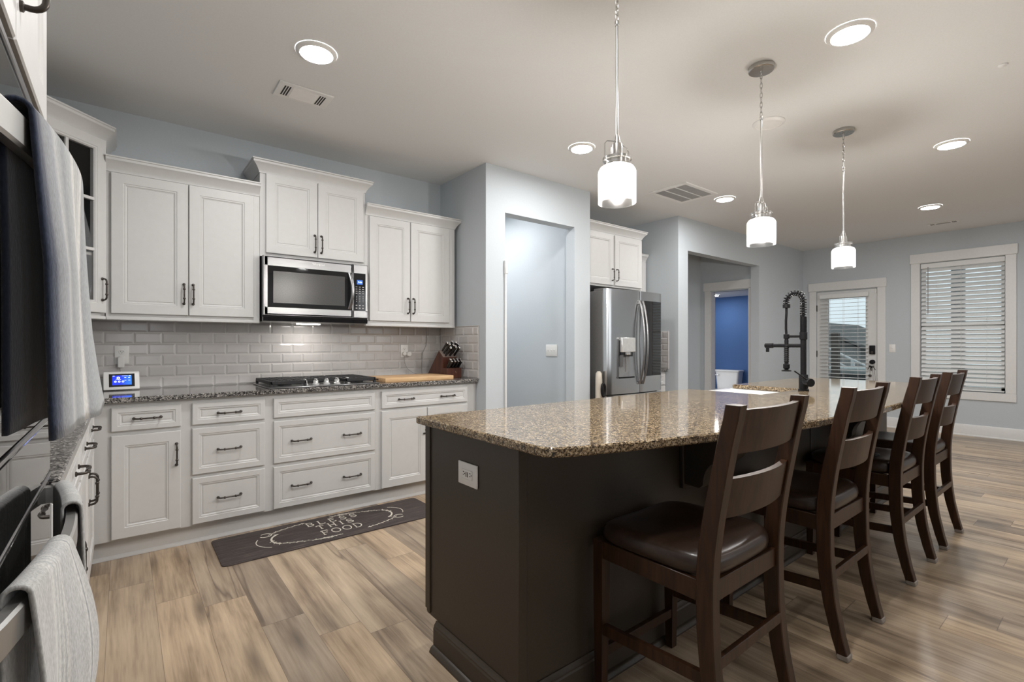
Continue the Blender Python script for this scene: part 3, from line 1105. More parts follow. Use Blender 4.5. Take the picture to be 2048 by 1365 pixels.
for x, y, r_ in ((-.25, -.11, .035), (-.25, .12, .045), (0, .08, .055), (.25, -.11, .045), (.25, .12, .035)):
    b = MB()
    b.lathe([(r_ * 1.3, .009), (r_ * 1.25, .016), (r_, .018), (r_, .024), (r_ * .9, .028), (.001, .029)], (x, y, 0), 20)
    b.build('burner', M['iron'], t)
for k in range(5):
    b = MB()
    x = -.138 + .0745 * k
    b.lathe([(.024, .010), (.024, .017), (.018, .022), (.0165, .040), (.015, .043), (.001, .043)], (x, -.190, 0), 20)
    b.box(x - .005, x + .005, -.212, -.168, .036, .054, .002)
    b.build('control_knob', M['knob'], t)

# ------------------------------------------------------------------ things on the counter
t = thing('security_tablet', 'white smart home tablet with a blue screen on the counter by the wall', 'tablet', (-.006, -.105, .914), R(3))
TM = Matrix.Rotation(R(-20), 4, 'X')
MB(TM).box(-.092, .092, -.009, .009, .0035, .125, .006, 2).build('body', M['white'], t)
b = MB(Matrix.Translation((0, .018, 0)))
b.prism([(.0, .0), (.05, .0), (.012, .07)], 'x', -.035, .035)
b.build('stand', M['white'], t, smooth=False)
sc = MB(TM).box(-.064, .066, -.0105, -.007, .022, .108).build('bezel', M['blackglass'], t, smooth=False)
MB(TM).box(-.048, .050, -.0112, -.009, .034, .097).build('screen', M['screen'], sc, smooth=False)
for nm, x, z, r_ in (('icon', -.017, .080, .0085), ('icon', -.032, .056, .0062), ('icon', -.013, .056, .0062), ('icon', .006, .056, .0062)):
    b = MB(TM)
    b.lathe([(r_, -.0112), (r_, -.0117), (r_ * .45, -.0117), (r_ * .45, -.0112)], (x, 0, z), 16, 'y', False)
    b.build(nm, M['icon'], sc, smooth=False)
b = MB(TM)
b.box(-.030, -.004, -.0116, -.0111, .0695, .0705).box(.0, .03, -.0116, -.0111, .0935, .0945).box(-.045, -.035, -.0116, -.0111, .0925, .095).box(.036, .046, -.0116, -.0111, .0925, .095)
for x in (.018, .038):
    for z in (.064, .082):
        b.box(x - .005, x + .005, -.0116, -.0111, z - .001, z + .001)
b.build('status_icons', M['icon'], sc, smooth=False)

def outlet(name, label, loc, rz, w_, h_, style, grp=None):
    """plate facing local -y, centred"""
    t = thing(name, label, 'switch' if 'switch' in name else 'outlet', loc, rz, grp)
    MB().box(-w_ / 2, w_ / 2, -.006, 0, -h_ / 2, h_ / 2, .0025, 2).build('plate', M['white'], t)
    if style == 'duplex':
        for s in (-1, 1):
            zc = s * .0195
            MB().lathe([(.017, -.006), (.0165, -.0085), (.001, -.0085)], (0, 0, zc), 20, 'y').build('receptacle', M['white'], t)
            b = MB()
            b.box(-.0075, -.0052, -.0089, -.0080, zc + .0005, zc + .0075).box(.0052, .0075, -.0089, -.0080, zc + .0005, zc + .0065)
            b.lathe([(.0024, -.0089), (.0024, -.0080)], (0, 0, zc - .0065), 10, 'y')
            b.build('slots', M['dkhole'], t, smooth=False)
    elif style == 'decora':
        MB().box(-.033, .033, -.0085, -.006, -.017, .017, .002).build('receptacle', M['white'], t)
        b = MB()
        for s in (-1, 1):
            x = s * .021
            b.box(x - .004, x + .004, -.0090, -.0080, .006, .0085).box(x - .004, x + .003, -.0090, -.0080, -.0045, -.0020)
            b.lathe([(.0024, -.0090), (.0024, -.0080)], (x + .008, 0, .0015), 10, 'y')
        b.box(-.0065, -.0025, -.0090, -.0080, -.009, .009).box(.0025, .0065, -.0090, -.0080, -.009, .009)
        b.build('slots', M['dkhole'], t, smooth=False)
    elif style == 'switch3' or style == 'switch1':
        for x in ((-.046, 0, .046) if style == 'switch3' else (0,)):
            b = MB()
            b.box(x - .0055, x + .0055, -.0075, -.006, -.013, .013).prism([(-.007, -.004), (-.017, .004), (-.016, .008), (-.007, .005)], 'x', x - .004, x + .004)
            b.build('toggle', M['white'], t, smooth=False)
    return t


outlet('power_outlet', 'white wall outlet above the smart tablet with a charger in it', (-.006, -.0120, 1.140), 0, .075, .120, 'duplex')
t = thing('charger_plug', 'white block charger plugged into the outlet over the tablet', 'charger', (-.010, -.0205, 1.095))
MB().box(-.018, .018, -.030, 0, -.038, .034, .004).build('body', M['white'], t)
MB().tube([(-.002, -.015, -.038), (-.002, -.015, -.048), (-.001, -.03, -.058), (0, -.045, -.075)], .0022, 8).build('cable', M['white'], t)
outlet('power_outlet', 'white wall outlet right of the cooktop with a round plug', (2.006, -.0120, 1.148), 0, .072, .115, 'duplex')
t = thing('plug_in_adapter', 'round white plug-in adapter in the outlet above the cutting board', 'plug', (2.012, -.0205, 1.122))
b = MB()
b.lathe([(.019, 0), (.019, -.014), (.016, -.018), (.001, -.018)], (-.012, 0, .002), 20, 'y')
b.lathe([(.023, -.001), (.023, -.030), (.019, -.036), (.001, -.036)], (.026, 0, 0), 22, 'y')
b.box(-.01, .03, -.014, -.001, -.012, .012)
b.build('body', M['white'], t)
MB().tube([(-.012, -.018, -.016), (-.022, -.03, -.04), (-.022, -.032, -.07), (-.012, -.035, -.105), (.012, -.04, -.14), (.05, -.045, -.168), (.09, -.05, -.183), (.12, -.055, -.1845)], .0030, 8).build('cable', M['cord'], t)
o = MB().tube([(2.225, -.022, 1.371), (2.228, -.020, 1.31), (2.236, -.018, 1.26), (2.228, -.018, 1.20), (2.19, -.020, 1.13), (2.18, -.022, 1.03), (2.18, -.03, .9185)], .0028, 8).build('hanging_cord', M['cord'])
tag(o, 'thin grey cord hanging down the tile behind the knife block', 'cord')

t = thing('cutting_board', 'thick pale maple cutting board lying on the counter right of the cooktop', 'cutting board', (1.88, -.390, .914))
b = MB()
b = MB()
b.box(-.305, .305, -.185, .185, 0, .034, .004, 2)
b.build('slab', M['board'], t)
MB().box(-.3062, -.3035, -.055, .055, .011, .024, .001).build('grip_slot', simple('routed_slot_brown', (.09, .04, .018), .7, nscale=30), t)

KR = R(4)
KL = (2.261, -.285, .914)
KW = .074
t = thing('knife_block', 'dark cherry wood knife block in the counter corner', 'knife block', KL, KR)
MB().prism([(-.095, 0), (.170, 0), (-.030, .240), (-.095, .182)], 'x', -KW, KW).build('block', M['cherry'], t, smooth=False)
MB().box(-KW, KW, -.165, -.0955, 0, .088, .002).build('front_box', M['cherry'], t)
b = MB()
b.prism([(-.0955, .1820), (-.0295, .2408), (-.0330, .2445), (-.0990, .1857)], 'x', -KW, KW)
b.build('slotted_face', M['slotwood'], t, smooth=False)
b = MB(Matrix.Translation((.012, -.1652, .050)) @ FRONT)
b.ribbon([(-.006, .006), (-.004, .009), (0, .009), (.001, .005), (-.003, .002), (-.006, .006)], .0016, 0, .0006)
b.ribbon([(.001, .008), (.001, -.004), (-.003, -.007)], .0016, 0, .0006)
b.ribbon([(.003, -.001), (.006, .0), (.006, -.005), (.002, -.006), (.006, -.008)], .0014, 0, .0006)
b.build('maker_mark', simple('etched_mark', (.35, .22, .14), .6, nscale=20), t, smooth=False)

def knife(lx, ly, lz, tilt, L, r_, label, grp):
    o = thing('kitchen_knife', label, 'knife', grp and (0, 0, 0) or (0, 0, 0), 0, grp)
    o.matrix_world = Matrix.Translation(KL) @ Matrix.Rotation(KR, 4, 'Z') @ Matrix.Translation((lx, ly, lz)) @ Matrix.Rotation(tilt, 4, 'X')
    b = MB()
    rr = []
    for s, k in ((0, .75), (.15, .9), (.4, .8), (.7, .95), (.92, 1.05), (1.0, .85)):
        z = L * s
        rr.append([(math.cos(a) * r_ * .62 * k, math.sin(a) * r_ * k, z) for a in [2 * PI * q / 12 for q in range(12)]])
    b.poly(rr)
    b.build('grip', M['knife'], o)
    b = MB()
    rr = []
    for s, k in ((.96, 1.0), (1.03, 1.08), (1.07, .7)):
        z = L * s
        rr.append([(math.cos(a) * r_ * .66 * k, math.sin(a) * r_ * k, z) for a in [2 * PI * q / 12 for q in range(12)]])
    b.poly(rr)
    b.build('end_cap', M['chrome'], o)


TL = R(48)
cols = ('left', 'second from the left', 'third from the left', 'right')
for r_ in range(2):
    for c_ in range(4):
        knife(-.051 + .034 * c_, -.150 + .026 * r_, .0915, R(38 - 4 * r_), .074 + .018 * r_, .0135, 'black steak knife in the %s of the low front box, %s' % (('front row', 'rear row')[r_], cols[c_]), 'steak knives in the front of the block')
for r_ in range(3):
    fy = (.12, .50, .86)[r_]
    for c_ in range(3):
        knife(-.046 + .046 * c_, -.0985 + .066 * fy - .002, .1860 + .0588 * fy + .003, TL, .108 + .012 * ((r_ + c_) % 2), .0140, 'black-handled kitchen knife in the slanted face, %s row, %s' % (('lowest', 'middle', 'top')[r_], ('left', 'centre', 'right')[c_]), 'large knives in the slanted face of the block')

# ------------------------------------------------------------------ floor mat
t = thing('floor_mat', 'dark wood-look kitchen mat printed BLESS THIS FOOD in front of the cabinets', 'mat', (1.105, -.85, 0))
b = MB()
def rrect(x0, x1, y0, y1, r_, n=6):
    P = []
    for cx, cy, a0 in ((x1 - r_, y1 - r_, 0), (x0 + r_, y1 - r_, 90), (x0 + r_, y0 + r_, 180), (x1 - r_, y0 + r_, 270)):
        for k in range(n + 1):
            a = R(a0 + 90 * k / n)
            P.append((cx + r_ * math.cos(a), cy + r_ * math.sin(a)))
    return P


MW_, MH_ = .685, .225
b.poly([[(p[0], p[1], 0.0005) for p in rrect(-MW_, MW_, -MH_, MH_, .03)], [(p[0], p[1], .006) for p in rrect(-MW_, MW_, -MH_, MH_, .03)], [(p[0], p[1], .010) for p in rrect(-MW_ + .012, MW_ - .012, -MH_ + .012, MH_ - .012, .022)]])
b.build('mat_body', M['mat'], t)
def arc(cx, cy, rx, ry, a0, a1, n=14):
    return [(cx + rx * math.cos(R(a0 + (a1 - a0) * k / n)), cy + ry * math.sin(R(a0 + (a1 - a0) * k / n))) for k in range(n + 1)]


def letter(ch):
    """strokes on a 1-high box, width about .7, with small serifs"""
    sf = lambda x, y: [(x - .11, y), (x + .11, y)]
    if ch == 'B':
        return [[(.1, 0), (.1, 1)], [(0, 0), (.35, 0)], [(0, 1), (.33, 1)], arc(.33, .75, .24, .25, 90, -90), [(.1, .5), (.33, .5)], arc(.35, .25, .28, .25, 90, -90)]
    if ch == 'L':
        return [[(.1, 0), (.1, 1)], sf(.1, 1), [(0, 0), (.58, 0), (.6, .16)]]
    if ch == 'E':
        return [[(.1, 0), (.1, 1)], [(0, 0), (.58, 0), (.6, .15)], [(0, 1), (.56, 1), (.57, .86)], [(.1, .52), (.42, .52)], [(.42, .43), (.42, .61)]]
    if ch == 'S':
        return [arc(.3, .76, .24, .24, 20, 270) + arc(.3, .26, .27, .26, 90, -160), [(.53, .72), (.54, .92)], [(.03, .1), (.03, .3)]]
    if ch == 'T':
        return [[(.33, 0), (.33, 1)], [(0, .84), (.02, 1), (.64, 1), (.66, .84)], sf(.33, 0)]
    if ch == 'H':
        return [[(.1, 0), (.1, 1)], [(.62, 0), (.62, 1)], [(.1, .5), (.62, .5)], sf(.1, 0), sf(.1, 1), sf(.62, 0), sf(.62, 1)]
    if ch == 'I':
        return [[(.15, 0), (.15, 1)], sf(.15, 0), sf(.15, 1)]
    if ch == 'F':
        return [[(.1, 0), (.1, 1)], [(0, 1), (.56, 1), (.57, .86)], [(.1, .52), (.42, .52)], [(.42, .43), (.42, .61)], sf(.1, 0)]
    if ch == 'O':
        return [arc(.36, .5, .35, .5, 0, 360, 24)]
    if ch == 'D':
        return [[(.1, 0), (.1, 1)], [(0, 0), (.28, 0)], [(0, 1), (.28, 1)], arc(.28, .5, .38, .5, 90, -90)]
    return []


def word(b, wd, cx, y0, h, gap, skew=0.0):
    W = {'I': .3, 'S': .6, 'L': .62, 'E': .62, 'F': .6, 'B': .63, 'T': .66, 'H': .72, 'O': .72, 'D': .68}
    tot = sum(W[c] for c in wd) * h + gap * (len(wd) - 1)
    x = cx - tot / 2
    for c in wd:
        for st in letter(c):
            b.ribbon([(x + p[0] * h, y0 + p[1] * h) for p in st], .0065, .0098, .0108)
        x += W[c] * h + gap


b = MB()
word(b, 'BLESS', .010, .082, .066, .032)
word(b, 'THIS', .005, -.008, .066, .028)
word(b, 'FOOD', .012, -.122, .074, .018)
b.build('lettering', M['matprint'], t, smooth=False)
def wreath(b, pts, wdt=.006):
    b.ribbon(pts, wdt, .0098, .0106)


def leafy(b, pts, s=.016):
    P = [Vector(p) for p in pts]
    for i in range(1, len(P) - 1):
        d = (P[i + 1] - P[i - 1]).normalized()
        n = Vector((-d.y, d.x)) * (1 if i % 2 else -1)
        q = P[i] + n * s * .8 + d * s * .8
        wreath(b, [tuple(P[i]), tuple((P[i] + q) / 2 + d * s * .15), tuple(q)], .0045)


def arrow(b, tip, d, s=.022):
    d = Vector(d).normalized()
    n = Vector((-d.y, d.x))
    p = Vector(tip)
    b.prism([tuple(p), tuple(p - d * s + n * s * .55), tuple(p - d * s * .7), tuple(p - d * s - n * s * .55)], 'z', .0098, .0107)


b = MB()
for sx in (1, -1):
    # long upper / lower arrow
    p = [(sx * x, sx * y) for x, y in arc(-.02, .0, .43, .175, 150, 108, 12)]
    wreath(b, p)
    leafy(b, p, .014)
    arrow(b, p[-1], (sx, sx * .25))
    p = [(sx * x, sx * y) for x, y in arc(.0, .0, .36, .192, 78, 40, 10)]
    wreath(b, p)
    arrow(b, p[0], (-sx, sx * .1), .018)
    leafy(b, p, .012)
    # curl at the end of the oval
    c = [(sx * x, sx * y) for x, y in arc(-.405, .095, .035, .030, -160, 130, 12)]
    wreath(b, c, .007)
    p = [(sx * x, sx * y) for x, y in arc(-.31, -.02, .085, .095, 110, 235, 12)]
    wreath(b, p, .011)
    arrow(b, p[0], (sx, sx * .3), .026)
    leafy(b, p[5:], .02)
    p = [(sx * x, sx * y) for x, y in arc(-.33, -.02, .150, .125, 150, 235, 10)]
    wreath(b, p, .005)
    p = [(sx * x, sx * y) for x, y in arc(.0, .01, .43, .188, 215, 268, 16)]
    wreath(b, p)
    leafy(b, p, .013)
    p = [(sx * x, sx * y) for x, y in arc(.0, -.012, .40, .165, 222, 250, 10)]
    wreath(b, p, .004)
b.build('arrow_wreath', M['matprint'], t, smooth=False)

# ------------------------------------------------------------------ island
IX0, IX1, IYB, IYF = .975, 4.74, -2.335, -2.925
t = thing('kitchen_island', 'long dark brown painted kitchen island with corbels under its counter', 'island', (0, 0, 0))
b = MB()
b.box(IX0, 2.885, IYF, IYB, .115, .884).box(3.575, IX1, IYF, IYB, .115, .884).box(2.885, 3.575, IYF, -2.815, .115, .884).box(2.885, 3.575, -2.815, IYB, .115, .625)
b.box(IX0 + .004, IX1, IYF, -2.410, 0, .115)
b.build('body', M['island'], t, smooth=False)
for q in ((IX0 - .004, IX0 + .03, IYF - .006, IYF + .012, .115, .884), (IX0 - .006, IX0 + .001, IYB - .030, IYB - .004, .124, .884), (IX0, IX0 + .02, IYB - .002, IYB + .018, .128, .875), (2.14, 2.152, IYF - .005, IYF, .115, .884), (3.24, 3.252, IYF - .005, IYF, .115, .884)):
    MB().box(*q, .0015).build('trim_strip', M['island'], t)
bp = [(0, 0), (.016, 0), (.016, .088), (.013, .094), (.013, .100), (.006, .108), (.004, .114), (0, .114)]
pth = [(IX1 - .3, -2.412), (IX0, -2.412), (IX0, IYF), (IX1, IYF), (IX1, -2.412)]
pth = [(IX0, -2.412), (IX0, IYF), (IX1, IYF), (IX1, -2.412)]
pth_r = list(reversed(pth))
def sweep_out(b, path, prof):
    b.sweep(path, prof)


b = MB()
b.sweep(pth_r, [(-o, z) for o, z in bp])
b.build('base_moulding', M['island'], t, angle=25)
b = MB()
b.sweep(pth_r, [(-o, z) for o, z in [(.015, 0), (.034, 0), (.034, .006), (.029, .016), (.022, .022), (.015, .024)]])
b.build('shoe_moulding', M['island'], t, angle=25)
for x in (1.875, 3.62):
    b = MB()
    b.box(x - .012, x + .092, IYF - .018, IYF, .595, .884, .003)
    pr = [(IYF - .018, .884), (IYF - .018, .615), (IYF - .085, .612), (IYF - .098, .625)]
    for k in range(9):
        a = PI * .5 * k / 8
        pr.append((IYF - .100 - .07 * (1 - math.cos(a)), .63 + .10 * math.sin(a)))
    for k in range(1, 9):
        a = PI * .5 * k / 8
        pr.append((IYF - .170 - .09 * math.sin(a), .73 + .11 * (1 - math.cos(a))))
    pr += [(IYF - .262, .884)]
    b.prism(pr, 'x', x, x + .08)
    b.build('corbel', M['island'], t, angle=40)
for k in range(5):
    x0 = IX0 + .03 + k * .38
    if x0 + .36 < 2.88:
        b = MB(Matrix.Translation((x0 + .36, IYB, 0)) @ Matrix.Rotation(PI, 4, 'Z'))
        y = -.019
        b.rings(0, .355, .128, .872, [(0, y + .003), (.003, y), (.058, y), (.061, y + .003), (.068, y + .003), (.072, y + .008)], 0)
        b.build('door', M['island'], t, angle=20)

ic = []
cx = 2.86
def fy(x):
    return -3.405 + .305 * ((x - cx) / 1.92) ** 2


ic += [(.942, -2.302), (.942, -3.055), (.946, -3.075), (.957, -3.092), (.975, -3.104), (.998, -3.112)]
n_ = 40
for k in range(n_ + 1):
    x = 1.03 + (4.69 - 1.03) * k / n_
    ic.append((x, fy(x)))
ic += [(4.745, -3.108), (4.765, -3.085), (4.775, -3.05), (4.775, -2.302), (3.520, -2.302), (3.520, -2.772), (2.938, -2.772), (2.938, -2.302)]
b = MB()
slab(b, ic, .884, .914, .005)
tag(b.build('countertop', M['graniteb'], angle=25), 'polished tan granite island countertop with a bowed seating edge', 'countertop')

t = thing('farmhouse_sink', 'white apron-front sink set into the far half of the island', 'sink', (3.229, -2.54, 0))
b = MB()
X, Y0, Y1 = .335, -.262, .285
def rr(x, y0, y1, z, r_):
    return [(p[0], p[1], z) for p in rrect(-x, x, y0, y1, r_)]


b.poly([rr(X, Y0, Y1, .635, .02), rr(X, Y0, Y1, .872, .02), rr(X - .004, Y0 + .004, Y1 - .004, .882, .02), rr(.288, -.228, .232, .882, .03), rr(.283, -.223, .228, .876, .03), rr(.272, -.212, .217, .69, .04), rr(.20, -.14, .15, .675, .04), rr(.05, -.03, .04, .671, .02)])
b.build('basin', M['ceramic'], t, angle=50)
MB().lathe([(.045, 0), (.045, .003), (.03, .001), (.001, .001)], (0, 0, .6715), 20).build('drain', M['chrome'], t)

# faucet
FX, FY = 3.398, -2.828
t = thing('kitchen_faucet', 'tall matte black spring faucet beside the island sink', 'faucet', (FX, FY, .914))
b = MB()
b.lathe([(.031, .0002), (.031, .010), (.026, .012), (.026, .100), (.024, .103)], (0, 0, 0), 24)
b.build('base', M['black'], t)
b = MB()
b.lathe([(.017, .10), (.017, .325), (.022, .327), (.022, .372), (.0185, .374)], (0, 0, 0), 24)
b.build('body', M['black'], t)
prof = [(.0165, .372)]
for k in range(18):
    z = .376 + k * .0052
    prof += [(.0195, z), (.0195, z + .003), (.0172, z + .0036), (.0172, z + .0048)]
prof += [(.0185, .472), (.01, .474)]
MB().lathe(prof, (0, 0, 0), 20).build('ribbed_sleeve', M['black'], t, angle=25)
AD = .102       # arch span along +y
def arch(n):
    P = []
    L1, L2 = .105, .035
    r_ = AD / 2
    tot = L1 + PI * r_ + L2
    for k in range(n + 1):
        s = tot * k / n
        if s < L1:
            P.append((0, 0, .472 + s))
        elif s < L1 + PI * r_:
            a = (s - L1) / r_
            P.append((0, r_ - r_ * math.cos(a), .472 + L1 + r_ * math.sin(a)))
        else:
            P.append((0, AD, .472 + L1 - (s - L1 - PI * r_)))
    return P


AP = arch(60)
hose = AP + [(0, AD, .50), (0, AD + .003, .45), (0, AD + .003, .40), (0, AD, .345)]
MB().tube(hose, .0075, 10).build('hose', M['black'], t)
AP2 = [Vector(p) for p in arch(460)]
turns = 19
hel = []
for i, p in enumerate(AP2):
    d = (AP2[min(i + 1, len(AP2) - 1)] - AP2[max(i - 1, 0)]).normalized()
    s = Vector((1, 0, 0))
    u = d.cross(s).normalized()
    a = 2 * PI * turns * i / (len(AP2) - 1)
    hel.append(p + (s * math.cos(a) + u * math.sin(a)) * .0175)
MB().tube(hel, .0030, 6).build('spring', M['black'], t)
b = MB()
b.lathe([(.010, .532), (.022, .534), (.022, .556), (.010, .558)], (0, AD, 0), 20)
b.build('spring_collar', M['black'], t)
b = MB()
b.tube([(0, .01, .347), (0, AD, .347)], .0085, 12)
b.lathe([(.013, .332), (.0175, .334), (.0175, .360), (.012, .362)], (0, AD, 0), 20)
b.build('docking_arm', M['black'], t)
prof = [(.010, .335), (.013, .318), (.012, .30)]
for k in range(9):
    z = .285 - k * .0125
    prof += [(.0155, z), (.0125, z - .007)]
prof += [(.013, .168), (.0195, .165), (.0195, .140), (.012, .134), (.012, .130), (.028, .126), (.029, .119), (.001, .118)]
MB().lathe(prof, (0, AD, 0), 20).build('spray_head', M['black'], t, angle=30)
b = MB()
b.tube([(0, .01, .287), (0, .205, .287)], .0125, 14)
b.lathe([(.0125, .185), (.0165, .187), (.0165, .235), (.013, .238), (.001, .238)], (0, 0, .287), 18, 'y')
b.lathe([(.0105, .245), (.0105, .275)], (0, .222, 0), 16)
b.build('spout', M['black'], t)
LM = Matrix.Rotation(R(-38), 4, 'Z')
b = MB(LM)
b.lathe([(.020, 0), (.020, -.026), (.026, -.028), (.026, -.064), (.023, -.067), (.001, -.067)], (0, -.012, .056), 24, 'y')
b.tube([(-.008, -.055, .070), (-.090, -.055, .128)], .0042, 10)
b.build('lever', M['black'], t)

outlet('power_outlet', 'white outlet with usb ports on the near end of the island', (.974, -2.642, .742), R(-90), .122, .082, 'decora')

# ------------------------------------------------------------------ counter stools
def stool_proto(label):
    t = thing('counter_stool', label, 'stool', (0, 0, 0), 0, 'stools along the island')
    W = .228
    back = [(0, -.258), (.08, -.240), (.20, -.217), (.34, -.203), (.46, -.199), (.58, -.201), (.70, -.214), (.82, -.234), (.94, -.256), (1.04, -.277)]
    dep = [.038, .041, .046, .050, .052, .052, .050, .047, .045, .043]
    def spl(z):
        for (z0, y0), (z1, y1) in zip(back[:-1], back[1:]):
            if z <= z1:
                return y0 + (y1 - y0) * (z - z0) / (z1 - z0)
        return back[-1][1]
    for s in (-1, 1):
        b = MB()
        rings = []
        x0, x1 = s * W, s * (W - .042)
        if x0 > x1:
            x0, x1 = x1, x0
        # smooth by catmull
        N = 27
        zz = [1.045 * k / N for k in range(N + 1)]
        def sm(vals, z):
            xs_ = [q[0] for q in back]
            i = max(j for j in range(len(xs_)) if xs_[j] <= z or j == 0)
            i = min(i, len(xs_) - 2)
            u = (z - xs_[i]) / (xs_[i + 1] - xs_[i])
            p0, p1, p2, p3 = vals[max(i - 1, 0)], vals[i], vals[i + 1], vals[min(i + 2, len(vals) - 1)]
            return .5 * ((2 * p1) + (-p0 + p2) * u + (2 * p0 - 5 * p1 + 4 * p2 - p3) * u * u + (-p0 + 3 * p1 - 3 * p2 + p3) * u ** 3)
        yv = [q[1] for q in back]
        c = .003
        for z in zz:
            yb = sm(yv, z)
            yf = yb + sm(dep, z)
            rings.append([(x0 + c, yb, z), (x1 - c, yb, z), (x1, yb + c, z), (x1, yf - c, z), (x1 - c, yf, z), (x0 + c, yf, z), (x0, yf - c, z), (x0, yb + c, z)])
        r0 = rings[0]
        rings[0] = [(p[0], p[1], .007) for p in r0]
        b.poly(rings)
        leg = b.build('rear_leg', M['espresso'], t, angle=30)
        MB().box(x0 - .001, x1 + .001, -.259, -.219, .0, .022, .003).build('foot_pad', M['rubber'], leg)
    for s in (-1, 1):
        b = MB()
        a, c = s * W, s * (W - .040)
        lo = s * (W - .004), s * (W - .034)
        def q(x0, x1, y0, y1, z):
            if x0 > x1:
                x0, x1 = x1, x0
            return [(x0, y0, z), (x1, y0, z), (x1, y1, z), (x0, y1, z)]
        b.poly([q(lo[0], lo[1], .208, .238, .002), q(a, c, .202, .242, .38), q(a, c, .202, .242, .533)])
        b.build('front_leg', M['espresso'], t, smooth=False)
    b = MB()
    b.box(-W + .04, W - .04, .218, .238, .472, .533, .002).box(-W + .04, W - .04, -.188, -.168, .472, .533, .002)
    for s in (-1, 1):
        x0, x1 = sorted((s * (W - .006), s * (W - .026)))
        b.box(x0, x1, -.165, .205, .472, .533, .002)
    b.build('apron', M['espresso'], t)
    for s in (-1, 1):
        x0, x1 = sorted((s * (W - .010), s * (W - .028)))
        b = MB()
        b.poly([[(x0, -.180, .236), (x1, -.180, .236), (x1, -.180, .272), (x0, -.180, .272)], [(x0, .212, .208), (x1, .212, .208), (x1, .212, .244), (x0, .212, .244)]])
        b.build('side_stretcher', M['espresso'], t, smooth=False)
    MB().box(-W + .035, W - .035, .208, .228, .125, .160, .002).build('footrest', M['espresso'], t)
    MB().box(-W + .038, W - .038, -.205, -.187, .289, .323, .002).build('rear_stretcher', M['espresso'], t)
    for z0, z1 in ((.905, 1.030), (.716, .832)):
        b = MB()
        rings = []
        n = 16
        for k in range(n + 1):
            s = -1 + 2 * k / n
            x = s * (W - .036)
            bow = -.026 * (1 - s * s)
            y0 = spl(z0) + .012 + bow
            y1 = spl(z1) + .012 + bow
            th = .019
            rings.append([(x, y0, z0), (x, y0 + th, z0), (x, y1 + th, z1), (x, y1, z1)])
        b.poly(rings)
        b.build('back_slat', M['espresso'], t, angle=40)
    b = MB()
    def outline(k, z):
        P = []
        n = 48
        for i in range(n):
            a = 2 * PI * i / n
            ca, sa_ = math.cos(a), math.sin(a)
            e = 2 / 5.0
            u = math.copysign(abs(ca) ** e, ca) * k
            v = math.copysign(abs(sa_) ** e, sa_) * k
            hx = .234 - .012 * (1 - v) / 2
            y = .030 + .218 * v
            x = hx * u
            dz = .010 * u * u * (1 if k < .99 else .6) - .004 * v
            P.append((x, y, z + dz * min(1, (z - .533) / .03)))
        return P
    b.poly([outline(k, z) for k, z in ((.95, .533), (.985, .540), (1.0, .552), (.995, .566), (.97, .578), (.92, .587), (.82, .592), (.66, .594), (.45, .593), (.2, .592))])
    b.build('seat_cushion', M['leather'], t, angle=60)
    return t


st = [(1.512, 'first dark wood counter stool with leather seat, nearest the camera', 0), (2.378, 'second dark wood counter stool from the camera, clear foot pads', 0), (3.318, 'third dark wood counter stool, with a small dark item on its seat', 0), (4.010, 'fourth dark wood counter stool, farthest along the island', 0)]
proto = stool_proto(st[0][1])
for k, (x, lab, rz) in enumerate(st):
    o = proto if k == 0 else copy_tree(proto)
    o.location = (x, -3.2, 0)
    o.rotation_euler = (0, 0, R(rz))
    o['label'] = lab
b = MB()
b.poly([[(p[0], p[1], .5925) for p in rrect(-.045, .045, -.018, .018, .016)], [(p[0], p[1], .600) for p in rrect(-.045, .045, -.018, .018, .016)], [(p[0], p[1], .604) for p in rrect(-.038, .038, -.012, .012, .010)]])
o = b.build('sunglasses_case', M['black'], loc=(3.24, -3.245, .0035))
tag(o, 'small flat dark case lying on the seat of the third stool', 'case')

# ------------------------------------------------------------------ lights
def can(x, y, label, z=H, lit=True, lens='can'):
    t = thing('recessed_light', label, 'ceiling light', (x, y, z), 0, 'recessed ceiling lights')
    MB().lathe([(.102, -.0005), (.102, -.005), (.097, -.010), (.082, -.016), (.079, -.014), (.079, -.010)], (0, 0, 0), 32, 'z', False).build('trim_ring', M['white'], t)
    MB().lathe([(.0795, -.0135), (.04, -.0150), (.001, -.0155)], (0, 0, 0), 32, 'z', False).build('lens', M[lens] if lit else M['white'], t)
    return t


can(.793, -1.475, 'lit recessed ceiling light at upper left, by the small ceiling vent')
can(2.793, -1.473, 'lit recessed ceiling light left of the nearest pendant lamp')
can(4.948, -1.480, 'lit recessed ceiling light beside the big return air grille')
can(2.793, -3.268, 'lit recessed ceiling light at upper right, nearest the camera')
can(4.949, -3.277, 'lit recessed ceiling light at right, between the pendants and the window wall')
can(7.022, -2.745, 'lit recessed ceiling light farthest away, near the window wall')
can(3.492, -2.571, 'unlit recessed ceiling light behind the middle pendant rod', lit=False)
can(.793, -3.268, 'lit recessed ceiling light over the wall ovens')
k = 0
for y in (-5.1, -6.9):
    for x in (1.0, 2.79, 4.95, 7.02):
        k += 1
        can(x, y, 'added unseen ceiling light giving fill from the room behind the camera', lens='candim')  # unseen rows added as fill light from behind the camera
can(2.95, .15, 'added ceiling light brightening the inside of the pantry, front', lens='canmid')  # both pantry lights are added to lift its dark walls
can(2.95, .8, 'added ceiling light brightening the inside of the pantry, rear', lens='canmid')
can(8.0, .35, 'added unseen ceiling light brightening the powder room', 2.06, lens='candim')  # unseen light added so the blue wall is bright enough

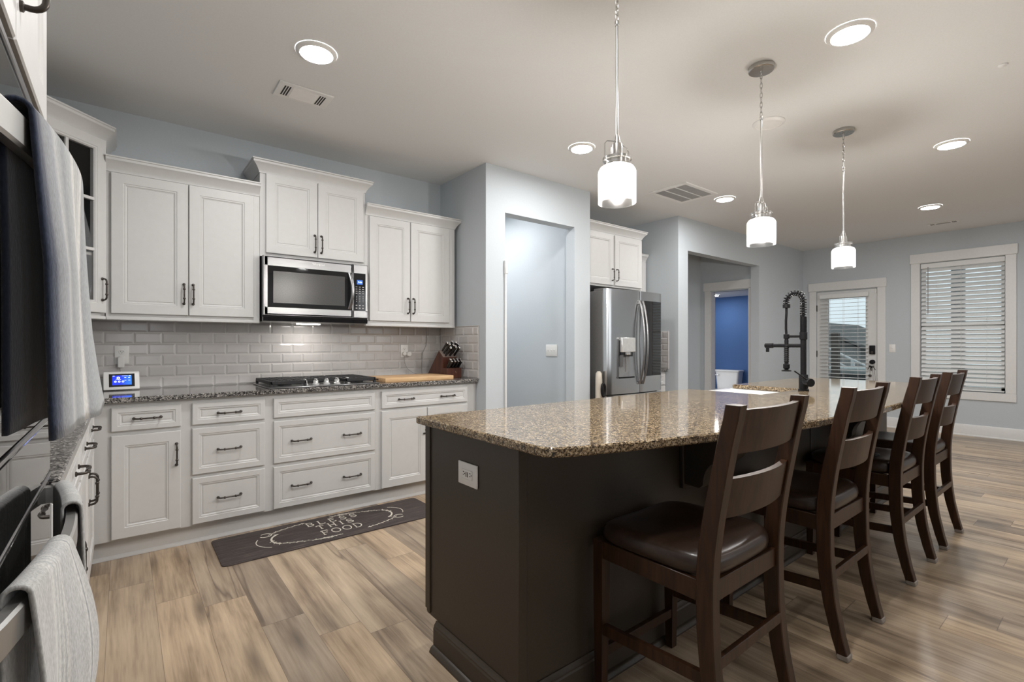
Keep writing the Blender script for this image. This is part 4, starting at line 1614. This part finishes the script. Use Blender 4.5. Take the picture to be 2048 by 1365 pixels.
def pendant(x, y, label):
    t = thing('pendant_lamp', label, 'pendant lamp', (x, y, H), 0, 'jar pendant lamps over the island')
    z = lambda v: v - H
    MB().lathe([(.064, -.0005), (.066, -.004), (.066, -.022), (.062, -.026), (.001, -.027)], (0, 0, 0), 32).build('canopy', M['nickel'], t)
    b = MB()
    zz = H - .030
    k = 0
    b.tube([(0, .006 * math.cos(2 * PI * q / 12), -.034 + .008 * math.sin(2 * PI * q / 12)) for q in range(12)], .002, 6, True)
    n = 9
    top, bot = -.040, 2.462 - H
    L = (top - bot) / n
    for k in range(n):
        zc = top - L * (k + .5)
        P = []
        for q in range(16):
            a = 2 * PI * q / 16
            w_, h_ = .0065 * math.cos(a), (L * .5 + .005) * math.sin(a)
            P.append((w_, 0, zc + h_) if k % 2 else (0, w_, zc + h_))
        b.tube(P, .0017, 6, True)
    b.build('chain', M['nickel'], t)
    b = MB()
    b.tube([(0, 0, z(2.455)), (0, 0, z(1.985))], .0052, 10)
    b.lathe([(.007, z(2.445)), (.009, z(2.45)), (.009, z(2.462)), (.004, z(2.468))], (0, 0, 0), 14)
    b.lathe([(.008, z(2.02)), (.012, z(2.0)), (.014, z(1.985))], (0, 0, 0), 14)
    b.build('rod', M['nickel'], t)
    b = MB()
    b.lathe([(.008, z(1.995)), (.020, z(1.985)), (.022, z(1.975)), (.022, z(1.935)), (.050, z(1.934)), (.055, z(1.932)), (.055, z(1.922)), (.049, z(1.920)), (.049, z(1.900)), (.001, z(1.900))], (0, 0, 0), 28)
    b.build('socket_cap', M['nickel'], t)
    b = MB()
    for s in (-1, 1):
        b.tube([(s * .050, 0, z(1.908)), (s * .066, 0, z(1.912)), (s * .071, 0, z(1.93)), (s * .071, 0, z(1.972)), (s * .058, 0, z(1.985)), (s * .02, 0, z(1.993)), (s * .006, 0, z(1.998))], .0020, 8)
    b.build('bail_wire', M['nickel'], t)
    b = MB()
    b.lathe([(.049, z(1.908)), (.050, z(1.900)), (.064, z(1.893)), (.0715, z(1.880)), (.0725, z(1.87)), (.0725, z(1.757)), (.0700, z(1.757)), (.0700, z(1.87)), (.068, z(1.879)), (.062, z(1.889)), (.047, z(1.897))], (0, 0, 0), 40, 'z', False)
    b.build('jar_shade', M['jar'], t)
    b = MB()
    b.lathe([(.012, z(1.900)), (.013, z(1.888)), (.020, z(1.87)), (.029, z(1.85)), (.030, z(1.835)), (.026, z(1.815)), (.015, z(1.803)), (.001, z(1.800))], (0, 0, 0), 20)
    b.build('bulb', M['bulb'], t)
    return t


pendant(1.50, -2.885, 'glass jar pendant lamp nearest the camera, over the near end of the island')
pendant(2.752, -2.860, 'glass jar pendant lamp in the middle of the three')
pendant(4.030, -2.850, 'glass jar pendant lamp farthest from the camera, in front of the back door')

# ------------------------------------------------------------------ ceiling vents
t = thing('ceiling_vent', 'white supply vent in the ceiling over the cooktop side', 'vent', (.866, -.975, H))
MB().box(-.155, .155, -.098, .098, -.008, -.0005, .003).build('plate', M['white'], t)
b = MB()
for s in (-1, 1):
    for k in range(3):
        x = s * (.098 + .014 * (k - 1)) - (.004 if s < 0 else 0)
        b.box(x - .004, x + .004, -.062, .062, -.0088, -.0078)
b.build('end_slots', M['dkhole'], t, smooth=False)
b = MB()
for k in range(9):
    y = -.060 + k * .015
    b.poly([[(-.072, y - .006, -.008), (-.072, y + .004, -.013), (-.072, y + .006, -.012), (-.072, y - .004, -.007)], [(.072, y - .006, -.008), (.072, y + .004, -.013), (.072, y + .006, -.012), (.072, y - .004, -.007)]])
b.build('louvres', M['white'], t, smooth=False)
t = thing('return_grille', 'large square return air grille in the ceiling behind the near pendant', 'vent', (4.43, -1.322, H))
b = MB()
b.box(-.285, .285, -.212, -.172, -.012, -.0005, .002).box(-.285, .285, .172, .212, -.012, -.0005, .002).box(-.285, -.240, -.18, .18, -.012, -.0005, .002).box(.240, .285, -.18, .18, -.012, -.0005, .002)
b.box(-.25, .25, -.064, -.054, -.011, -.0005).box(-.25, .25, .054, .064, -.011, -.0005)
b.build('frame', M['white'], t, smooth=False)
MB().box(-.243, .243, -.175, .175, -.003, -.0006).build('dark_back', M['vent'], t, smooth=False)
b = MB()
for k in range(46):
    x = -.236 + k * .0105
    b.box(x - .0012, x + .0012, -.173, .173, -.009, -.003)
b.build('fins', simple('grille_fin', (.45, .44, .43), .6, nscale=20), t, smooth=False)
t = thing('ceiling_vent', 'small supply vent in the ceiling near the window wall', 'vent', (8.075, -2.665, H), R(90))
MB().box(-.155, .155, -.055, .055, -.008, -.0005, .003).build('plate', M['white'], t)
b = MB()
for k in range(3):
    for s in (-1, 1):
        x = s * (.105 + .014 * (k - 1))
        b.box(x - .004, x + .004, -.035, .035, -.0088, -.0078)
for k in range(4):
    y = -.027 + k * .018
    b.box(-.07, .07, y - .002, y + .002, -.0088, -.0078)
b.build('end_slots', M['dkhole'], t, smooth=False)
o = MB().lathe([(.020, -.0004), (.020, -.005), (.016, -.008), (.001, -.008)], (3.77, -3.69, H), 20).build('smoke_sensor', M['ceil'])
tag(o, 'small round painted disc on the ceiling at upper right', 'sensor')

# ------------------------------------------------------------------ fridge
FX0, FX1 = 3.766, 4.678
t = thing('refrigerator', 'stainless french door refrigerator with a dispenser and a dark glass panel', 'refrigerator', (0, 0, 0))
MB().box(FX0 + .004, FX1 - .004, -.838, -.06, .03, 1.752, .004).build('body', M['steeldk'], t)
b = MB()
for x in (FX0 + .05, FX1 - .05):
    b.box(x - .03, x + .03, -.86, -.70, 1.752, 1.778, .004)
b.build('hinge_cover', M['steeldk'], t)
fxc = (FX0 + FX1) / 2
def fdoor(name, x0, x1, z0, z1, mat, edge=None):
    b = MB()
    n = 14
    hw = (FX1 - FX0) / 2
    rings = []
    for k in range(n + 1):
        x = x0 + (x1 - x0) * k / n
        u = (x - fxc) / hw
        y = -.926 + .030 * u * u
        e = min(k, n - k)
        yy = y + (.008 if e == 0 else 0)
        rings.append([(x, -.845, z0), (x, yy, z0), (x, yy, z1), (x, -.845, z1)])
    b.poly(rings)
    return b.build(name, mat, t, angle=45)


def fyy(x):
    u = (x - fxc) / ((FX1 - FX0) / 2)
    return -.926 + .030 * u * u


dl = fdoor('left_door', FX0, fxc + .034, .705, 1.768, M['steelv'])
dr = fdoor('right_door', fxc + .040, FX1, .705, 1.768, M['steelv'])
dz = fdoor('freezer_drawer', FX0, FX1, .085, .695, M['steelv'])
MB().box(FX0 + .02, FX1 - .02, -.83, -.10, .0, .08).build('plinth', M['black'], t, smooth=False)
b = MB()
n = 8
rings = []
for k in range(n + 1):
    x = 4.322 + (4.656 - 4.322) * k / n
    y = fyy(x) - .0015
    rings.append([(x, y + .01, .872), (x, y, .872), (x, y, 1.672), (x, y + .01, 1.672)])
b.poly(rings)
b.build('glass_panel', M['blackglass'], dr, angle=45)
# dispenser
b = MB()
x0, x1, z0, z1 = 3.905, 4.155, .868, 1.262
yo = fyy(4.03) - .004
b.ringframe(x0, x1, z0, z1, [(0, yo), (.010, yo), (.012, yo + .012)], yo + .016)
b.build('dispenser_frame', M['steel'], dl, smooth=False)
MB().box(x0 + .006, x1 - .006, yo + .0015, yo + .02, z0 + .006, z1 - .006).build('dispenser_recess', simple('dispenser_grey', (.33, .335, .34), .3, .6, nscale=30), dl, smooth=False)
MB().box(3.925, 4.145, yo - .030, yo + .01, 1.130, 1.278, .006).build('dispenser_controls', M['knob'], dl)
MB().box(3.912, 3.930, yo - .004, yo + .006, 1.09, 1.25).box(3.93, 4.12, yo - .010, yo + .004, 1.085, 1.130).build('dispenser_shadow_gap', M['blackglass'], dl, smooth=False)
b = MB()
b.lathe([(.036, 1.10), (.040, 1.105), (.040, 1.13)], (4.03, yo - .008, 0), 20)
b.prism([(yo - .010, 1.10), (yo - .002, 1.10), (yo + .0035, .93), (yo + .001, .93)], 'x', 4.008, 4.026)
b.build('dispenser_nozzle', M['nickel'], dl)
MB().prism([(yo - .015, 1.10), (yo - .004, 1.10), (yo + .002, 1.0), (yo - .009, .985)], 'x', 3.915, 3.965).build('dispenser_paddle', M['steel'], dl, smooth=False)
MB().box(x0 + .004, x1 - .004, yo - .012, yo + .006, z0 - .004, z0 + .010, .002).build('drip_tray', M['black'], dl)
for xh, par in ((fxc + .010, dl), (fxc + .066, dr)):
    b = MB()
    P = []
    s = -1 if par is dl else 1
    for k in range(23):
        u = k / 22
        P.append((xh + s * .0, fyy(xh) - .012 - .062 * math.sin(PI * u) ** .8, .80 + .86 * u))
    b.tube(P, .0135, 12, flat=(1, .75))
    for zz in (.812, 1.648):
        b.box(xh - .009, xh + .009, fyy(xh) - .022, fyy(xh) + .004, zz - .02, zz + .02, .003)
    b.build('handle', M['steel'], par)
b = MB()
P = [(FX0 + .09 + .73 * k / 16, fyy(FX0 + .09 + .73 * k / 16) - .012 - .04 * math.sin(PI * k / 16) ** .8, .63) for k in range(17)]
b.tube(P, .0135, 12)
b.build('handle', M['steel'], dz)
# vacuum left of the fridge
t = thing('vacuum_cleaner', 'pale upright vacuum with a black hose squeezed between pantry wall and fridge', 'vacuum', (3.716, -.86, 0))
b = MB()
b.lathe([(.028, .18), (.034, .22), (.034, .86), (.030, .92), (.015, .94), (.001, .94)], (0, .03, 0), 20)
b.build('body', simple('pale_plastic', (.55, .50, .43), .45, nscale=20), t)
MB().box(-.036, .036, -.05, .11, .001, .055, .012, 2).tube([(0, .03, .05), (0, .03, .2)], .018, 10).build('floor_head', M['black'], t)
b = MB()
b.tube([(-.005 + .026 * math.sin(2 * PI * k / 20) , -.012 - .022, .76 + .062 * math.cos(2 * PI * k / 20)) for k in range(20)], .011, 10, True)
b.build('hose', M['black'], t)

outlet('light_switch', 'white three-toggle switch plate inside the pantry opening', (3.5545, -.318, 1.145), R(-90), .172, .124, 'switch3')
outlet('light_switch', 'white single switch plate between the back door and the window', (8.7495, -1.980, 1.150), R(-90), .075, .120, 'switch1')
outlet('power_outlet', 'white outlet on the tiled wall right of the fridge', (5.155, -.50, 1.14), R(-90), .072, .115, 'duplex')

# ------------------------------------------------------------------ back door and window
t = thing('door_1', 'white half-glass back door with black hardware', 'door', (0, 0, 0))
struct(t)
GY0, GY1, GZ0, GZ1 = -1.652, -1.150, .27, 1.925
b = MB()
dx0, dx1 = 8.765, 8.808
b.box(dx0, dx1, DY0 + .003, GY0, .005, DZ - .003).box(dx0, dx1, GY1, DY1 - .003, .005, DZ - .003).box(dx0, dx1, GY0, GY1, .005, GZ0).box(dx0, dx1, GY0, GY1, GZ1, DZ - .003)
b.box(dx0 - .008, dx0, GY0 - .022, GY0, GZ0 - .022, GZ1 + .022).box(dx0 - .008, dx0, GY1, GY1 + .022, GZ0 - .022, GZ1 + .022).box(dx0 - .008, dx0, GY0, GY1, GZ0 - .022, GZ0).box(dx0 - .008, dx0, GY0, GY1, GZ1, GZ1 + .022)
b.build('door_slab', M['trim'], t, smooth=False)
MB().box(8.782, 8.788, GY0, GY1, GZ0, GZ1).build('glass', M['pane'], t, smooth=False)
for z in (.25, 1.056, 1.785):
    MB().box(8.748, 8.766, DY1 - .008, DY1 + .008, z - .05, z + .05, .002).build('hinge', M['black'], t)
b = MB()
b.box(8.738, 8.766, -1.772, -1.700, 1.060, 1.192, .006, 2)
kp = b.build('keypad_lock', M['black'], t)
b = MB()
b.lathe([(.020, .0), (.019, -.006), (.001, -.007)], (8.738, -1.736, 1.09), 18, 'x')
b.build('thumb_turn', M['bronze'], kp)
b = MB()
b.lathe([(.001, -.068), (.022, -.066), (.030, -.052), (.028, -.040), (.012, -.032), (.011, -.012), (.033, -.008), (.034, 0)], (8.765, -1.738, .945), 24, 'x')
b.build('knob', M['black'], t)
b = MB()
b.box(8.757, 8.766, -1.79, -1.765, 1.97, 2.035, .002)
b.build('door_sensor', M['white'], t)
t = thing('key_bunch', 'bunch of keys and a lanyard hanging from the black knob of the back door', 'keys', (8.715, -1.738, .925))
b = MB()
b.tube([(0, .036 * math.sin(2 * PI * k / 20), -.02 + .036 * math.cos(2 * PI * k / 20)) for k in range(20)], .0022, 6, True)
b.build('ring', M['chrome'], t)
b = MB()
for k, (y, z, a) in enumerate(((.03, -.06, .5), (.0, -.075, 0), (-.03, -.065, -.5), (.012, -.07, .2))):
    Mx = Matrix.Translation((.004 * k - .006, y, z)) @ Matrix.Rotation(a, 4, 'X')
    bb = MB(Mx)
    b.M = Mx
    b.lathe([(.013, -.0012), (.013, .0012)], (0, 0, .02), 12, 'x')
    b.box(-.0012, .0012, -.004, .004, -.035, .012)
b.build('keys', M['black'], t, smooth=False)
b = MB()
b.tube([(0, .018, -.05), (.002, .020, -.13), (0, .02, -.165)], .002, 6).lathe([(.001, -.205), (.017, -.198), (.021, -.182), (.016, -.168), (.001, -.163)], (0, .02, 0), 16)
b.tube([(0, -.012, -.05), (0, -.018, -.18), (0, -.02, -.265)], .0018, 6).tube([(0, -.03, -.06), (0, -.042, -.18), (0, -.045, -.265)], .0018, 6)
b.box(-.004, .004, -.055, .02, -.275, -.264)
b.build('lanyard', M['bronze'], t)

def blind(name, label, y0, y1, z0, z1, x, pitch, tilt, depth, wand=True, ladders=(.2, .5, .8)):
    t = thing(name, label, 'blind', (x, (y0 + y1) / 2, z1))
    hw = (y1 - y0) / 2
    MB().box(-.026, .026, -hw - .006, hw + .006, -.068, -.001, .003).build('headrail', M['slat'], t)
    b = MB()
    n = int((z1 - z0 - .10) / pitch)
    for k in range(n):
        z = -.095 - k * pitch
        c, s_ = math.cos(tilt) * depth / 2, math.sin(tilt) * depth / 2
        th = .0016
        b.poly([[(-c, q, z - s_), (0, q, z + .003), (c, q, z + s_), (c, q, z + s_ + th), (0, q, z + .003 + th), (-c, q, z - s_ + th)] for q in (-hw, hw)])
    b.build('slats', M['slat'], t, smooth=False)
    zb = -(z1 - z0)
    MB().box(-.024, .024, -hw, hw, zb + .001, zb + .020, .003).build('bottom_rail', M['slat'], t)
    b = MB()
    for f in ladders:
        y = -hw + 2 * hw * f
        b.tube([(-.024, y, -.06), (-.024, y, zb + .015)], .0012, 6).tube([(.024, y, -.06), (.024, y, zb + .015)], .0012, 6)
    b.build('ladder_cord', M['slat'], t)
    if wand:
        MB().tube([(-.032, hw - .075, -.05), (-.032, hw - .075, -.70)], .005, 8).build('wand', M['cord'], t)
    return t


t = thing('window_1', 'white double-hung window on the far wall', 'window', (0, 0, 0))
struct(t)
b = MB()
fx0, fx1 = 8.815, 8.86
wm = (WZ0 + WZ1) / 2
b.box(fx0, fx1, WY0, WY0 + .045, WZ0, WZ1).box(fx0, fx1, WY1 - .045, WY1, WZ0, WZ1).box(fx0, fx1, WY0, WY1, WZ0, WZ0 + .06).box(fx0, fx1, WY0, WY1, WZ1 - .05, WZ1).box(fx0, fx1, WY0, WY1, wm - .025, wm + .025)
b.build('window_frame', M['trim'], t, smooth=False)
MB().box(8.834, 8.839, WY0 + .04, WY1 - .04, WZ0 + .05, WZ1 - .04).build('glass', M['pane'], t, smooth=False)
blind('window_blind', 'white horizontal slat blind lowered in the far window', WY0 + .010, WY1 - .010, WZ0 + .008, WZ1 - .002, 8.784, .0575, R(50), .063)
blind('door_blind', 'white slat blind with open slats hung on the back door glass', -1.690, -1.052, .26, 1.998, 8.728, .0575, R(8), .050, False)

# ------------------------------------------------------------------ powder room
t = thing('toilet', 'white toilet against the blue wall, seen through the open doorway', 'toilet', (8.52, .29, 0), R(-90))
b = MB()
b.poly([[(p[0], p[1] - .105, .40) for p in rrect(-.185, .185, -.085, .085, .03)], [(p[0], p[1] - .105, .72) for p in rrect(-.215, .215, -.095, .095, .03)]])
b.build('tank', M['ceramic'], t)
b = MB()
b.poly([[(p[0], p[1] - .105, z) for p in rrect(-.225 + i, .225 - i, -.103 + i, .103 - i, .03)] for z, i in ((.721, .004), (.728, 0), (.748, 0), (.757, .008))])
b.build('tank_lid', M['ceramic'], t)
def oval(rx, ry, cy, z, n=28):
    return [(rx * math.cos(2 * PI * k / n), cy + ry * math.sin(2 * PI * k / n), z) for k in range(n)]


b = MB()
b.poly([oval(.11, .24, -.36, .001), oval(.105, .22, -.36, .12), oval(.13, .22, -.38, .24), oval(.175, .235, -.43, .36), oval(.185, .245, -.44, .395)])
b.build('bowl', M['ceramic'], t)
b = MB()
b.poly([oval(.185, .24, -.44, .396), oval(.190, .245, -.44, .402), oval(.190, .245, -.44, .418), oval(.18, .235, -.44, .425)])
b.build('seat_lid', M['ceramic'], t)
MB().lathe([(.012, 0), (.012, -.018), (.001, -.02)], (-.15, -.205, .665), 12, 'y').tube([(-.15, -.222, .665), (-.21, -.224, .66)], .006, 8).build('flush_lever', M['chrome'], t)
t = thing('paper_holder', 'small white holder on the powder room wall beside the door edge', 'holder', (8.515, -.25, .86), R(-90))  # toilet paper holder
MB().box(-.02, .02, -.02, 0, -.02, .02, .003).tube([(0, -.02, 0), (0, -.07, 0), (.02, -.09, .0)], .008, 8).build('arm', M['white'], t)

# ------------------------------------------------------------------ outside, behind the door and window
struct(MB().box(8.89, 45, -25, 25, -.30, -.16).build('ground', simple('patio_concrete', (.42, .42, .40), .9, nscale=3, namp=.1), smooth=False))
o = MB().box(10.42, 10.57, -2.49, -2.335, -.16, 3.0, .01).build('porch_column', simple('column_grey', (.20, .20, .20), .7, nscale=10))
tag(o, 'square porch column outside the window, seen through the blind', 'column')
o = MB().box(10.95, 11.05, -.585, -.455, -.16, 1.44, .006).build('fence_post', simple('brown_post', (.075, .06, .045), .8, nscale=10))
tag(o, 'brown wooden post on the patio outside the back door', 'post')
t = thing('neighbour_house', 'grey house with a sloping roof beyond the back door', 'house', (22, 4.2, -.16))
MB().box(0, 6, -1.95, 3.0, 0, 1.2).build('wall', simple('grey_siding', (.22, .22, .215), .8, nscale=20, namp=.2), t, smooth=False)
MB().prism([(-2.5, 1.05), (0, 2.20), (3.4, .95), (3.4, 1.05), (0, 2.32), (-2.5, 1.17)], 'x', -.3, 6.3).prism([(-1.95, 1.2), (0, 2.18), (3.0, 1.2)], 'x', .05, 6).build('roof', simple('grey_shingle', (.11, .11, .105), .9, nscale=20, namp=.2), t, smooth=False)
t = thing('stair_railing', 'white sloping stair railing outside the back door', 'railing', (12.2, -.6, -.16))
b = MB()
b.tube([(0, .75, 1.36), (0, -.45, .72)], .022, 8).tube([(0, .75, 1.14), (0, -.45, .50)], .018, 8)
for y in (.7, .15, -.4):
    z = 1.36 + (y - .75) * .533
    b.box(-.03, .03, y - .03, y + .03, 0, z)
b.build('rail', M['trim'], t)
t = thing('patio_sofa', 'dark outdoor sofa with a pale cover below the back door blind', 'sofa', (11.6, -.55, -.16))
MB().box(-.4, .4, -.85, .85, 0, .78, .05, 2).build('seat_base', simple('dark_wicker', (.05, .052, .052), .8, nscale=60, namp=.3), t)
MB().box(-.42, .42, -.62, .5, .781, .90, .05, 2).build('cover', simple('pale_cover', (.40, .43, .42), .8, nscale=15), t)
